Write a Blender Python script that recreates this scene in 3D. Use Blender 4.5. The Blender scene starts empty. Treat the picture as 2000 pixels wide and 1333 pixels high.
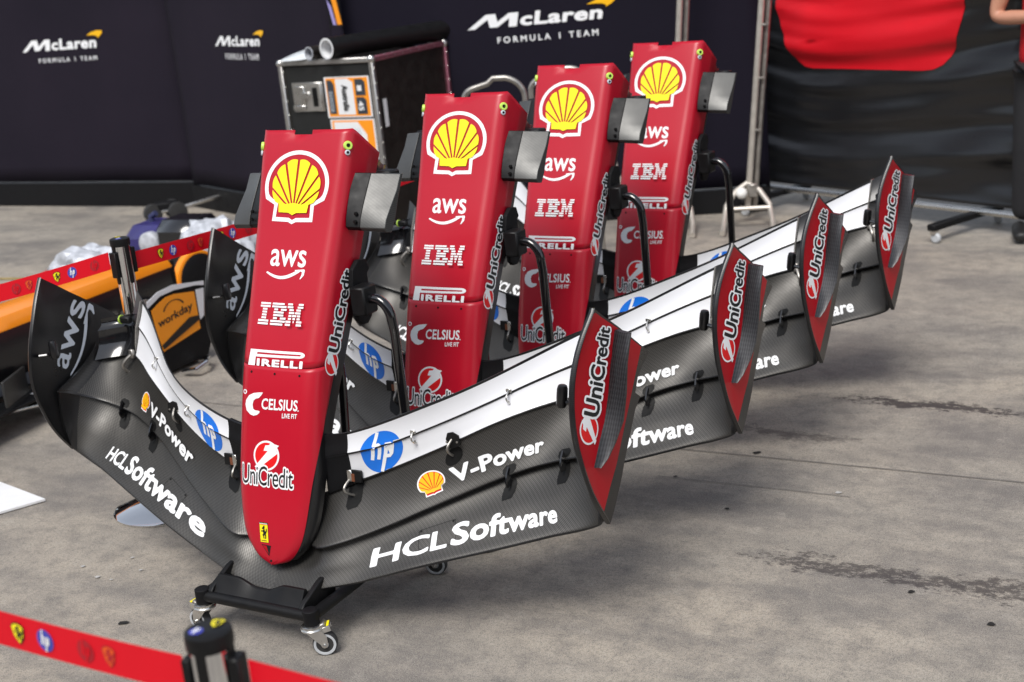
import bpy, bmesh, math, random, os
import numpy as np
from mathutils import Vector, Matrix
random.seed(7)
SC = bpy.context.scene
COL = SC.collection
PI = math.pi

# ------------------------------------------------------------------ camera
PITCH, ROLL, CAM_H, F_PX = 0.287451, 0.0973704, 1.793419, 2695.126
def cam_axes(p, r):
    fwd = np.array([0, math.cos(p), -math.sin(p)]); right = np.array([1., 0, 0]); down = np.cross(fwd, right)
    c, s = math.cos(r), math.sin(r)
    return c*right+s*down, -s*right+c*down, fwd
_r, _d, _f = cam_axes(PITCH, ROLL)
cam_data = bpy.data.cameras.new('camera')
cam = bpy.data.objects.new('camera', cam_data); COL.objects.link(cam)
cam.matrix_world = Matrix([[_r[0], -_d[0], -_f[0], 0], [_r[1], -_d[1], -_f[1], 0], [_r[2], -_d[2], -_f[2], CAM_H], [0, 0, 0, 1]])
cam_data.sensor_width = 36; cam_data.lens = F_PX*36/2000
cam_data.clip_start = 0.05; cam_data.clip_end = 2000
cam_data.dof.use_dof = True; cam_data.dof.focus_distance = 3.62; cam_data.dof.aperture_fstop = 4.0
SC.camera = cam
SC.render.resolution_x = 1024; SC.render.resolution_y = 682

# ------------------------------------------------------------------ light
SUN_EL, SUN_AZ = math.radians(54), math.radians(202)   # azimuth clockwise from +Y (behind the camera, to the left)
world = bpy.data.worlds.new('World'); SC.world = world; world.use_nodes = True
wn = world.node_tree.nodes; wl = world.node_tree.links
wn.clear()
out = wn.new('ShaderNodeOutputWorld'); bg = wn.new('ShaderNodeBackground'); sky = wn.new('ShaderNodeTexSky')
sky.sky_type = 'NISHITA'; sky.sun_disc = False; sky.sun_elevation = SUN_EL; sky.sun_rotation = SUN_AZ
sky.air_density = 1.0; sky.dust_density = 1.2; sky.ozone_density = 1.0
hs = wn.new('ShaderNodeHueSaturation'); hs.inputs['Saturation'].default_value = 0.42
bg.inputs['Strength'].default_value = 0.13
wl.new(sky.outputs[0], hs.inputs['Color']); wl.new(hs.outputs[0], bg.inputs['Color']); wl.new(bg.outputs[0], out.inputs[0])
sun_data = bpy.data.lights.new('sun', 'SUN'); sun_data.energy = 2.0; sun_data.angle = math.radians(26); sun_data.color = (1, .965, .92)
sun = bpy.data.objects.new('sun', sun_data); COL.objects.link(sun)
_sd = Vector((math.sin(SUN_AZ)*math.cos(SUN_EL), math.cos(SUN_AZ)*math.cos(SUN_EL), math.sin(SUN_EL)))
sun.rotation_euler = (-_sd).to_track_quat('-Z', 'Y').to_euler(); sun.location = (0, 0, 6)
vs = SC.view_settings; vs.view_transform = 'Standard'; vs.look = 'None'; vs.exposure = 0.6; vs.gamma = 1; vs.use_curve_mapping = False
SC.cycles.use_denoising = True
SC.cycles.max_bounces = 6

# ------------------------------------------------------------------ materials
MATS = {}
def new_mat(name):
    m = bpy.data.materials.new(name); m.use_nodes = True
    nt = m.node_tree; b = nt.nodes['Principled BSDF']
    return m, nt, b
def N(nt, typ, **kw):
    n = nt.nodes.new(typ)
    for k, v in kw.items(): setattr(n, k, v)
    return n
def mathn(nt, op, a, b=None, c=None, clamp=False):
    n = nt.nodes.new('ShaderNodeMath'); n.operation = op; n.use_clamp = clamp
    for i, x in enumerate((a, b, c)):
        if x is None: continue
        if isinstance(x, (int, float)): n.inputs[i].default_value = x
        else: nt.links.new(x, n.inputs[i])
    return n.outputs[0]
def noise(nt, vec, scale, detail=3, rough=.5):
    n = N(nt, 'ShaderNodeTexNoise'); n.inputs['Scale'].default_value = scale; n.inputs['Detail'].default_value = detail; n.inputs['Roughness'].default_value = rough
    if vec is not None: nt.links.new(vec, n.inputs['Vector'])
    return n.outputs['Fac']
def mixc(nt, fac, a, b):
    n = N(nt, 'ShaderNodeMix', data_type='RGBA')
    for k, x in ((0, fac), (6, a), (7, b)):
        if isinstance(x, (int, float)): n.inputs[k].default_value = x
        elif isinstance(x, tuple): n.inputs[k].default_value = (*x, 1)
        else: nt.links.new(x, n.inputs[k])
    return n.outputs[2]
def mapr(nt, v, a, b, c=0., d=1.):
    n = N(nt, 'ShaderNodeMapRange'); n.clamp = True
    nt.links.new(v, n.inputs[0])
    for i, x in enumerate((a, b, c, d)): n.inputs[i+1].default_value = x
    return n.outputs[0]
def simple(name, col, rough=.5, metal=0., var=.12, scale=30, bump=0., spec=.5, coat=0., sheen=0.):
    m, nt, b = new_mat(name)
    tc = N(nt, 'ShaderNodeTexCoord')
    f = noise(nt, tc.outputs['Object'], scale, 4)
    dark = tuple(c*(1-var) for c in col); lite = tuple(min(1, c*(1+var)) for c in col)
    nt.links.new(mixc(nt, f, dark, lite), b.inputs['Base Color'])
    nt.links.new(mapr(nt, f, .2, .8, max(.02, rough*(1-var)), min(1, rough*(1+var))), b.inputs['Roughness'])
    b.inputs['Metallic'].default_value = metal; b.inputs['Specular IOR Level'].default_value = spec
    b.inputs['Coat Weight'].default_value = coat; b.inputs['Coat Roughness'].default_value = .12
    if sheen: b.inputs['Sheen Weight'].default_value = sheen
    if bump:
        bp = N(nt, 'ShaderNodeBump'); bp.inputs['Strength'].default_value = bump; bp.inputs['Distance'].default_value = .002
        nt.links.new(noise(nt, tc.outputs['Object'], scale*12, 3), bp.inputs['Height']); nt.links.new(bp.outputs[0], b.inputs['Normal'])
    MATS[name] = m
    return m
def carbon(name, c0, c1, rough=.34, metal=.35, period=.0042, ang=0.6, coat=.35):
    """woven carbon: fine twill ribs in surface metres (UV)"""
    m, nt, b = new_mat(name)
    uv = N(nt, 'ShaderNodeUVMap')
    mp = N(nt, 'ShaderNodeMapping'); mp.inputs['Rotation'].default_value[2] = ang
    nt.links.new(uv.outputs[0], mp.inputs[0])
    w = N(nt, 'ShaderNodeTexWave'); w.wave_type = 'BANDS'; w.bands_direction = 'X'; w.wave_profile = 'SIN'
    w.inputs['Scale'].default_value = 2*PI/(20*period)*1.0; w.inputs['Distortion'].default_value = .4; w.inputs['Detail'].default_value = 1
    nt.links.new(mp.outputs[0], w.inputs['Vector'])
    w2 = N(nt, 'ShaderNodeTexWave'); w2.wave_type = 'BANDS'; w2.bands_direction = 'Y'
    w2.inputs['Scale'].default_value = 2*PI/(20*period)*.5; nt.links.new(mp.outputs[0], w2.inputs['Vector'])
    fac = mathn(nt, 'MULTIPLY_ADD', w2.outputs['Fac'], .25, mathn(nt, 'MULTIPLY', w.outputs['Fac'], .75))
    tc = N(nt, 'ShaderNodeTexCoord')
    big = noise(nt, tc.outputs['Object'], 7, 5, .6)
    fine = noise(nt, tc.outputs['Object'], 60, 3, .6)
    col = mixc(nt, fac, c0, c1)
    col = mixc(nt, mapr(nt, big, .35, .75, 0, .5), col, tuple(x*.55 for x in c1))
    nt.links.new(col, b.inputs['Base Color'])
    r = mathn(nt, 'MULTIPLY_ADD', mapr(nt, big, .3, .7), .16, rough-.08)
    r = mathn(nt, 'MULTIPLY_ADD', fine, .08, r)
    nt.links.new(r, b.inputs['Roughness'])
    b.inputs['Metallic'].default_value = metal
    b.inputs['Coat Weight'].default_value = coat; b.inputs['Coat Roughness'].default_value = .22
    bp = N(nt, 'ShaderNodeBump'); bp.inputs['Strength'].default_value = .12; bp.inputs['Distance'].default_value = .0006
    nt.links.new(fac, bp.inputs['Height']); nt.links.new(bp.outputs[0], b.inputs['Normal'])
    MATS[name] = m
    return m
def paint(name, col, rough=.33, coat=.0, var=.05, spec=.5):
    m, nt, b = new_mat(name)
    tc = N(nt, 'ShaderNodeTexCoord')
    big = noise(nt, tc.outputs['Object'], 5, 5, .6); fine = noise(nt, tc.outputs['Object'], 900, 2)
    nt.links.new(mixc(nt, big, tuple(c*(1-var) for c in col), tuple(min(1, c*(1+var)) for c in col)), b.inputs['Base Color'])
    nt.links.new(mathn(nt, 'MULTIPLY_ADD', big, .12, rough-.06), b.inputs['Roughness'])
    b.inputs['Coat Weight'].default_value = coat; b.inputs['Specular IOR Level'].default_value = spec
    bp = N(nt, 'ShaderNodeBump'); bp.inputs['Strength'].default_value = .05; bp.inputs['Distance'].default_value = .0003
    nt.links.new(fine, bp.inputs['Height']); nt.links.new(bp.outputs[0], b.inputs['Normal'])
    MATS[name] = m
    return m
carbon('carbon', (.034, .033, .031), (.135, .130, .122), rough=.42, metal=.75, coat=.06)
carbon('carbon_dark', (.007, .007, .008), (.016, .016, .017), rough=.30, metal=.2, coat=.3, period=.005, ang=1.2)
carbon('carbon_blade', (.012, .012, .014), (.050, .051, .056), rough=.3, metal=.5, coat=.15, period=.006, ang=.1)
carbon('carbon_grey', (.05, .05, .048), (.10, .10, .096), rough=.38, metal=.4, coat=.1, period=.003)
paint('red_paint', (.46, .003, .018), rough=.34, spec=.55)
paint('red_gloss', (.44, .002, .010), rough=.42, spec=.3)
paint('white_paint', (.78, .79, .82), rough=.35, coat=.2)
simple('black_edge', (.004, .004, .004), .5, var=.2, spec=.25)
simple('black_plastic', (.005, .005, .0055), .5, var=.25, bump=.1, spec=.3)
simple('black_gloss', (.006, .006, .007), .12, coat=.8)
simple('black_matt', (.006, .006, .007), .6, var=.2, bump=.15, spec=.2)
simple('steel', (.62, .61, .58), .28, metal=1, var=.15)
simple('steel_dull', (.40, .38, .35), .42, metal=.9, var=.25)
simple('chrome', (.75, .75, .75), .06, metal=1, var=.04)
simple('zinc', (.68, .67, .64), .3, metal=.95, var=.2, bump=.1)
simple('wheel_grey', (.50, .52, .54), .5, var=.15)
simple('rubber', (.03, .03, .03), .7, var=.2)
simple('print_white', (.87, .88, .89), .45, var=.03)
simple('print_grey', (.55, .60, .66), .45, var=.03)
simple('print_yellow', (.95, .82, .01), .45, var=.02)
simple('print_amber', (.95, .50, .005), .45, var=.02)
simple('print_red', (.75, .004, .006), .45, var=.02)
simple('print_blue', (.008, .17, .72), .4, var=.03)
simple('print_indigo', (.06, .07, .42), .5, var=.05)
simple('print_black', (.008, .009, .01), .45, var=.1)
simple('print_green', (.01, .25, .08), .45, var=.05)
simple('print_orange', (.95, .32, .01), .5, var=.03)
simple('print_teal', (.01, .30, .60), .5, var=.03)
simple('faint_red', (.42, .01, .02), .6, var=.1)
simple('faint_amber', (.75, .09, .01), .6, var=.1)
simple('pin_green', (.55, .80, .12), .35, var=.05)
simple('rust', (.16, .05, .02), .7, var=.5, scale=120)
simple('orange_paint', (.93, .28, .004), .3, var=.04, coat=.4)
simple('paper', (.78, .79, .80), .7, var=.04)
simple('case_brown', (.012, .009, .007), .55, var=.3, scale=14, bump=.2)
simple('case_dark', (.009, .0095, .009), .55, var=.2, scale=20)
simple('alu', (.55, .54, .52), .35, metal=.9, var=.18)
simple('alu_pink', (.36, .13, .17), .4, metal=.7, var=.2)
simple('cast_white', (.80, .80, .77), .4)
simple('foil', (.50, .52, .56), .5, metal=.2, var=.55, scale=26, bump=.5)
simple('cloth_blue', (.03, .035, .10), .8, var=.3)
simple('purple_film', (.035, .03, .14), .35, var=.3)
simple('skin', (.52, .25, .16), .5, var=.12, scale=25)
simple('shirt_red', (.52, .004, .010), .75, var=.15, scale=12)
simple('trousers', (.012, .012, .014), .85, var=.25, scale=12)
simple('hair', (.03, .018, .012), .7, var=.4, scale=80)
simple('shoe', (.012, .012, .012), .5, var=.2)
simple('steel_warm', (.60, .56, .50), .4, metal=.6, var=.15)
def glassy():
    m, nt, b = new_mat('clear_film'); b.inputs['Base Color'].default_value = (.45, .43, .40, 1); b.inputs['Roughness'].default_value = .25
    b.inputs['Transmission Weight'].default_value = .65; b.inputs['IOR'].default_value = 1.2; MATS['clear_film'] = m
glassy()
def fabric(name, c0, c1, rough=.75):
    m, nt, b = new_mat(name)
    tc = N(nt, 'ShaderNodeTexCoord')
    big = noise(nt, tc.outputs['Object'], .9, 4, .55)
    nt.links.new(mixc(nt, mapr(nt, big, .3, .7), c0, c1), b.inputs['Base Color'])
    b.inputs['Roughness'].default_value = rough; b.inputs['Specular IOR Level'].default_value = .2
    bp = N(nt, 'ShaderNodeBump'); bp.inputs['Strength'].default_value = .25; bp.inputs['Distance'].default_value = .02
    nt.links.new(noise(nt, tc.outputs['Object'], 1.6, 3), bp.inputs['Height']); nt.links.new(bp.outputs[0], b.inputs['Normal'])
    MATS[name] = m
fabric('panel_purple', (.0085, .0062, .0135), (.015, .0105, .020))
fabric('panel_navy', (.0045, .0035, .0100), (.0070, .0050, .0135))
def concrete():
    m, nt, b = new_mat('concrete')
    tc = N(nt, 'ShaderNodeTexCoord')
    mp = N(nt, 'ShaderNodeMapping'); mp.inputs['Rotation'].default_value[2] = 0.5387
    nt.links.new(tc.outputs['Object'], mp.inputs[0])
    P = mp.outputs[0]
    sx = N(nt, 'ShaderNodeMapping'); sx.inputs['Scale'].default_value = (.62, 1.15, 1); nt.links.new(P, sx.inputs[0])
    n1 = noise(nt, sx.outputs[0], 1.3, 7, .62); n2 = noise(nt, sx.outputs[0], 5.5, 6, .6)
    sp = N(nt, 'ShaderNodeTexNoise'); sp.inputs['Scale'].default_value = 95; sp.inputs['Detail'].default_value = 4; sp.inputs['Roughness'].default_value = .7
    nt.links.new(P, sp.inputs['Vector']); n3 = sp.outputs['Fac']
    n4 = noise(nt, P, 320, 2, .6)
    warm = noise(nt, P, .8, 4, .6)
    base = mixc(nt, mapr(nt, warm, .35, .65), (.36, .326, .275), (.42, .364, .292))
    base = mixc(nt, mapr(nt, n1, .40, .66, 0, .75), base, (.20, .184, .166))
    base = mixc(nt, mapr(nt, n2, .48, .75, 0, .6), base, (.18, .166, .150))
    base = mixc(nt, mapr(nt, n2, .22, .42, .35, 0), base, (.35, .315, .265))
    n5 = noise(nt, P, 14, 6, .68); n6 = noise(nt, sx.outputs[0], 2.6, 8, .7)
    base = mixc(nt, mapr(nt, n6, .48, .64, 0, .62), base, (.145, .133, .124))
    base = mixc(nt, mapr(nt, n5, .48, .66, 0, .55), base, (.15, .138, .126))
    base = mixc(nt, mapr(nt, n5, .30, .44, .4, 0), base, (.46, .42, .36))
    base = mixc(nt, mapr(nt, n3, .47, .66, 0, .52), base, (.115, .106, .098))
    base = mixc(nt, mapr(nt, n4, .55, .66, 0, .6), base, (.42, .40, .37))
    base = mixc(nt, mapr(nt, n4, .34, .46, .65, 0), base, (.06, .057, .053))
    # tyre and oil marks that run along the lane
    sep = N(nt, 'ShaderNodeSeparateXYZ'); nt.links.new(P, sep.inputs[0])
    X, Y = sep.outputs[0], sep.outputs[1]
    smp = N(nt, 'ShaderNodeMapping'); smp.inputs['Scale'].default_value = (1, 1.5, 1); nt.links.new(P, smp.inputs[0])
    blot = noise(nt, smp.outputs[0], 20, 8, .82); wob = noise(nt, P, 2.5, 3)
    def mark(s0, s1, q0, wid, amp, thr):
        q = mathn(nt, 'SUBTRACT', Y, q0); q = mathn(nt, 'ADD', q, mathn(nt, 'MULTIPLY_ADD', wob, .22, -.11))
        d = mathn(nt, 'ABSOLUTE', mathn(nt, 'DIVIDE', q, wid))
        a = mapr(nt, d, .15, 1., 1, 0)
        e1 = mapr(nt, X, s0, s0+.35, 0, 1); e2 = mapr(nt, X, s1-.35, s1, 1, 0)
        a = mathn(nt, 'MULTIPLY', a, mathn(nt, 'MULTIPLY', e1, e2))
        t = mathn(nt, 'ADD', blot, mathn(nt, 'MULTIPLY', a, .22))
        return mathn(nt, 'MULTIPLY', mapr(nt, t, thr, thr+.07), mathn(nt, 'MULTIPLY', mapr(nt, a, 0, .45), amp))
    for args in MARKS:
        base = mixc(nt, mark(*args), base, (.022, .017, .020))
    nt.links.new(base, b.inputs['Base Color'])
    nt.links.new(mapr(nt, n1, .3, .7, .85, .62), b.inputs['Roughness'])
    b.inputs['Specular IOR Level'].default_value = .35
    h = mathn(nt, 'MULTIPLY_ADD', n3, .6, mathn(nt, 'MULTIPLY', n4, .4))
    bp = N(nt, 'ShaderNodeBump'); bp.inputs['Strength'].default_value = .35; bp.inputs['Distance'].default_value = .003
    nt.links.new(h, bp.inputs['Height']); nt.links.new(bp.outputs[0], b.inputs['Normal'])
    MATS['concrete'] = m
def lane(x, y):   # world -> lane coordinates used by the concrete (X along the lane, Y across)
    c, s = math.cos(.5387), math.sin(.5387)
    return c*x - s*y, s*x + c*y
_a = lane(.40, 3.80); _b = lane(1.30, 3.20); _c = lane(1.33, 4.85); _d2 = lane(1.72, 4.53); _e = lane(.57, 4.78)
MARKS = [(_a[0]+.08, _b[0]+1.2, (_a[1]+_b[1])/2+.02, .12, .72, .64), (_c[0]-.3, _d2[0]+.25, (_c[1]+_d2[1])/2, .08, .85, .62),
         (_e[0]-.35, _e[0]+.9, _e[1]+.02, .10, .5, .64)]
concrete()
# ------------------------------------------------------------------ GEO BEGIN (plain numpy)
AZ, TILT = -0.538679, 0.050214
ORG = [(-.541545, 3.773615), (-.107163, 4.307188), (.276048, 4.882249), (.677113, 5.420433)]
DAZ = [0, -.005399, -.027856, -.050266]
def spl(tab, x):
    """smooth (Catmull-Rom) interpolation of rows (x, y...) with linear ends"""
    xs = [r[0] for r in tab]; ys = [np.array(r[1:], float) for r in tab]
    n = len(xs)
    if x <= xs[0]: return ys[0] + (ys[1]-ys[0])*(x-xs[0])/(xs[1]-xs[0])
    if x >= xs[-1]: return ys[-1] + (ys[-1]-ys[-2])*(x-xs[-1])/(xs[-1]-xs[-2])
    i = max(j for j in range(n-1) if xs[j] <= x)
    def m(j):
        if j == 0: return (ys[1]-ys[0])/(xs[1]-xs[0])
        if j == n-1: return (ys[-1]-ys[-2])/(xs[-1]-xs[-2])
        return (ys[j+1]-ys[j-1])/(xs[j+1]-xs[j-1])
    h = xs[i+1]-xs[i]; t = (x-xs[i])/h
    return (2*t**3-3*t*t+1)*ys[i] + (t**3-2*t*t+t)*h*m(i) + (3*t*t-2*t**3)*ys[i+1] + (t**3-t*t)*h*m(i+1)
TE = [(.10, .229, .520), (.18, .227, .532), (.26, .222, .555), (.34, .210, .584), (.42, .184, .615), (.50, .139, .646), (.58, .077, .681), (.66, .012, .721), (.74, -.048, .762), (.82, -.097, .801)]
GP = [(.10, .240, .455), (.18, .236, .472), (.26, .228, .491), (.34, .206, .514), (.42, .177, .545), (.50, .138, .578), (.58, .090, .613), (.66, .036, .650), (.74, -.016, .684), (.82, -.058, .715)]
WB = [(.10, .236, .345), (.18, .224, .378), (.26, .210, .409), (.34, .195, .443), (.42, .171, .478), (.50, .140, .514), (.58, .106, .552), (.66, .066, .584), (.74, .014, .606), (.82, -.030, .622)]
SL = [(0, .285, .225), (.06, .288, .226), (.10, .300, .228), (.14, .322, .233), (.18, .318, .243), (.26, .282, .268), (.34, .247, .299), (.42, .210, .334), (.50, .169, .368), (.58, .130, .402), (.66, .100, .434), (.74, .079, .461), (.82, .080, .487)]
LE = [(0, .372, .105), (.08, .369, .112), (.14, .361, .125), (.18, .352, .134), (.26, .330, .152), (.34, .314, .177), (.42, .298, .204), (.50, .276, .227), (.58, .251, .248), (.66, .226, .269), (.74, .201, .291), (.82, .178, .313)]
EP = [(.35, .940, .160), (.40, .940, .200), (.45, .937, .233), (.50, .934, .256), (.55, .932, .275), (.60, .928, .286), (.65, .924, .288), (.70, .921, .282), (.75, .920, .269), (.80, .923, .249), (.85, .931, .223), (.90, .942, .190)]
EDGE = dict(main=(LE, SL, .014, .018, .024, .020), flap_a=(SL, WB, .014, .012, .006, .012), flap_b=(WB, GP, .005, .008, .004, .006), flap_c=(GP, TE, .004, .006, 0, 0))
# lower edge, upper edge, sag, thickness, tuck, overlap
TIP = dict(main=((.930, .166, .356), (.922, .196, .556)), flap_a=((.922, .204, .552), (.930, .010, .660)))
CURL0 = .80
def section(el, u, b):
    lo, hi, sag, th, tuck, ov = EDGE[el]
    a = spl(lo, u); c = spl(hi, u)
    d = c-a; L = np.linalg.norm(d); d = d/L
    n = np.array([d[1], -d[0]])          # (dw,-dv): points towards the viewer
    c = c + d*ov*0
    p = a + (c-a)*b + d*ov*max(0, (b-.75)/.25)
    bb = max(0, min(1, b))
    p = p - n*sag*4*bb*(1-bb)
    s = max(0, (bb-.45)/.55); p = p - n*tuck*s*s*(3-2*s)
    r = .004 if el != 'main' else .008
    lim = .06
    if bb < lim: p = p - n*r*(1-math.sqrt(max(0, 1-(1-bb/lim)**2)))
    return p, n, L
def wing_pt(el, u, b):
    """point on the visible side of an element, u measured outwards; beyond CURL0 it curls up into the endplate"""
    if el in TIP and u > CURL0:
        p, n, L = section(el, CURL0, b); q, n2, _ = section(el, CURL0-.02, b)
        t = (u-CURL0)/(1-CURL0)
        A = np.array([CURL0, p[0], p[1]]); dA = np.array([.02, *(p-q)])/.02
        e0, e1 = TIP[el]; B = np.array(e0)*(1-b)+np.array(e1)*b
        bow = -.030*4*b*(1-b) if el == 'flap_a' else .01*4*b*(1-b); B = B + np.array([0, bow, 0])
        span = B[0]-A[0]
        Cc = A + dA*span*.80; Cc[0] = B[0]-.004
        Cc[1] = min(Cc[1], B[1]) if el == 'main' or b < .5 else Cc[1]
        return (1-t)**2*A + 2*t*(1-t)*Cc + t*t*B
    p, n, L = section(el, u, b)
    return np.array([u, p[0], p[1]])
def white_pt(u, b):      # b 0..1 lower white flap, 1..2 upper white flap
    return wing_pt('flap_b', u, b) if b <= 1 else wing_pt('flap_c', u, b-1)
# nose: front line (v), half width, corner radius, depth of the red side, total depth, by height w
NV = [(.175, .352), (.25, .345), (.35, .328), (.45, .308), (.55, .285), (.693, .248), (.88, .178), (1.08, .101), (1.27, .035), (1.326, .012)]
NH = [(.175, .010), (.180, .045), (.190, .068), (.213, .092), (.241, .111), (.275, .1225), (.34, .1325), (.42, .137), (.55, .1365), (.693, .136), (.88, .140), (1.08, .147), (1.326, .1555)]
NR = [(.17, .04), (.25, .055), (.42, .055), (.62, .048), (.9, .040), (1.326, .034)]
ND = [(.17, .012), (.31, .016), (.41, .022), (.51, .040), (.61, .070), (.71, .092), (.81, .112), (1.0, .130), (1.326, .122)]
NT = [(.17, .04), (.25, .06), (.4, .075), (.55, .10), (.7, .135), (1.0, .16), (1.326, .165)]
def nose_pt(s, w):
    """s = arc length from the centre line round the corner and down the side (signed)"""
    sg = -1 if s < 0 else 1; a = abs(s)
    h = float(spl(NH, w)[0]); r = min(float(spl(NR, w)[0]), h*.95); v = float(spl(NV, w)[0])
    flat = h-r; crown = .006
    if a <= flat:
        u = a; dv = -crown*(a/max(flat, 1e-4))**2*.5
    elif a <= flat+r*PI/2:
        t = (a-flat)/r; u = flat+r*math.sin(t); dv = -crown*.5 - r*(1-math.cos(t))
    else:
        e = a-flat-r*PI/2; u = h+e*.05; dv = -crown*.5-r-e
    return np.array([sg*u, v+dv, w])
def nose_side_s(w, depth):    # arc length at which the side reaches a depth behind the front line
    h = float(spl(NH, w)[0]); r = min(float(spl(NR, w)[0]), h*.95)
    return (h-r)+r*PI/2+max(0, depth-r-.003) if depth > r else (h-r)+r*math.acos(max(-1, 1-depth/r))
def plate_u(v, w, outer=True):
    e = spl(EP, max(.35, min(.9, w))); u0 = e[0]; v0 = e[1]
    t = max(0, min(1, (v0-v)/.14))
    u = u0 + (.948-u0)*t
    return u + (.004 if outer else -.004)
def plate_pt(v, w): return np.array([plate_u(v, w), v, w])
def plate_in_pt(v, w): return np.array([plate_u(v, w, False), v, w])
# ------------------------------------------------------------------ GEO END
# ------------------------------------------------------------------ mesh helpers
def mesh_obj(name, verts, faces, mats, midx=None, parent=None, smooth=True, uvs=None, loc=None, rot=None):
    me = bpy.data.meshes.new(name)
    me.from_pydata([tuple(map(float, v)) for v in verts], [], faces)
    for m in (mats if isinstance(mats, (list, tuple)) else [mats]): me.materials.append(MATS[m])
    if midx is not None: me.polygons.foreach_set('material_index', midx)
    if uvs is not None:
        ul = me.uv_layers.new(name='UVMap')
        for p in me.polygons:
            for li in p.loop_indices: ul.data[li].uv = uvs[me.loops[li].vertex_index]
    me.update(); me.validate()
    if smooth:
        me.polygons.foreach_set('use_smooth', [True]*len(me.polygons))
        me.set_sharp_from_angle(angle=math.radians(38))
    o = bpy.data.objects.new(name, me); COL.objects.link(o)
    if parent is not None: o.parent = parent
    if loc is not None: o.location = loc
    if rot is not None: o.rotation_euler = rot
    return o
class MB:
    """collects shapes that end up as ONE mesh object"""
    def __init__(s): s.v = []; s.f = []; s.m = []; s.mats = []
    def mi(s, m):
        if m not in s.mats: s.mats.append(m)
        return s.mats.index(m)
    def add(s, verts, faces, mat, M=None):
        o = len(s.v)
        for p in verts:
            p = Vector(p)
            s.v.append(tuple(M @ p) if M is not None else tuple(p))
        k = s.mi(mat)
        for f in faces: s.f.append(tuple(i+o for i in f)); s.m.append(k)
    def box(s, c, d, mat, M=None, bev=.1):
        """box with chamfered edges"""
        x, y, z = [q/2 for q in d]; e = min(x, y, z)*2*bev
        bm = bmesh.new(); bmesh.ops.create_cube(bm, size=1)
        for v in bm.verts: v.co = Vector((v.co.x*2*x, v.co.y*2*y, v.co.z*2*z))
        if e > 1e-5: bmesh.ops.bevel(bm, geom=bm.edges[:]+bm.verts[:], offset=e, segments=1, profile=.5, affect='EDGES')
        T = Matrix.Translation(c)
        bm.verts.index_update()
        s.add([T@v.co for v in bm.verts], [tuple(q.index for q in f.verts) for f in bm.faces], mat, M); bm.free()
    def tube(s, path, r, mat, n=12, M=None, caps=True, sc=None):
        pts = [Vector(p) for p in path]; rs = r if isinstance(r, (list, tuple)) else [r]*len(pts)
        V = []; F = []; up = None
        for i, p in enumerate(pts):
            t = (pts[min(i+1, len(pts)-1)]-pts[max(i-1, 0)]).normalized()
            if up is None: up = Vector((0, 0, 1)) if abs(t.z) < .9 else Vector((1, 0, 0))
            a = (up - t*up.dot(t)).normalized(); b = t.cross(a); up = a
            for j in range(n):
                q = 2*PI*j/n; V.append(p+(a*math.cos(q)+b*math.sin(q)*(sc or 1))*rs[i])
        for i in range(len(pts)-1):
            for j in range(n): F.append((i*n+j, i*n+(j+1) % n, (i+1)*n+(j+1) % n, (i+1)*n+j))
        if caps: F.append(tuple(range(n))[::-1]); F.append(tuple((len(pts)-1)*n+j for j in range(n)))
        s.add(V, F, mat, M)
    def lathe(s, prof, mat, n=20, M=None):
        """prof: (radius, z) from bottom to top"""
        V = [(r*math.cos(2*PI*j/n), r*math.sin(2*PI*j/n), z) for r, z in prof for j in range(n)]; F = []
        for i in range(len(prof)-1):
            for j in range(n): F.append((i*n+j, i*n+(j+1) % n, (i+1)*n+(j+1) % n, (i+1)*n+j))
        F.append(tuple(range(n))[::-1]); F.append(tuple((len(prof)-1)*n+j for j in range(n)))
        s.add(V, F, mat, M)
    def prism(s, pts2, h, mat, M=None, z0=0):
        """outline in XY pushed along Z"""
        n = len(pts2); V = [(x, y, z0) for x, y in pts2]+[(x, y, z0+h) for x, y in pts2]
        F = [tuple(range(n))[::-1], tuple(range(n, 2*n))]+[(i, (i+1) % n, n+(i+1) % n, n+i) for i in range(n)]
        s.add(V, F, mat, M)
    def loft(s, rings, mat, M=None, caps=True):
        n = len(rings[0]); V = [p for r in rings for p in r]; F = []
        for i in range(len(rings)-1):
            for j in range(n): F.append((i*n+j, i*n+(j+1) % n, (i+1)*n+(j+1) % n, (i+1)*n+j))
        if caps: F.append(tuple(range(n))[::-1]); F.append(tuple((len(rings)-1)*n+j for j in range(n)))
        s.add(V, F, mat, M)
    def build(s, name, parent=None, smooth=True, bevel=0, **kw):
        bm = bmesh.new(); vs_ = [bm.verts.new(v) for v in s.v]
        for f, m in zip(s.f, s.m):
            try: q = bm.faces.new([vs_[i] for i in f]); q.material_index = m
            except ValueError: pass
        bmesh.ops.recalc_face_normals(bm, faces=bm.faces[:])
        me = bpy.data.meshes.new(name); bm.to_mesh(me); bm.free()
        for m in s.mats: me.materials.append(MATS[m])
        if smooth: me.polygons.foreach_set('use_smooth', [True]*len(me.polygons)); me.set_sharp_from_angle(angle=math.radians(38))
        o = bpy.data.objects.new(name, me); COL.objects.link(o)
        if parent is not None: o.parent = parent
        if 'loc' in kw: o.location = kw['loc']
        if 'rot' in kw: o.rotation_euler = kw['rot']
        if bevel:
            md = o.modifiers.new('bevel', 'BEVEL'); md.width = bevel; md.segments = 2; md.limit_method = 'ANGLE'
        return o
def tag(o, label=None, cat=None, group=None, kind=None):
    if label: o['label'] = label
    if cat: o['category'] = cat
    if group: o['group'] = group
    if kind: o['kind'] = kind
    return o
def empty(name, loc=(0, 0, 0), rot=(0, 0, 0)):
    o = bpy.data.objects.new(name, None); COL.objects.link(o); o.location = loc; o.rotation_euler = rot; o.empty_display_size = .1
    return o
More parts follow.
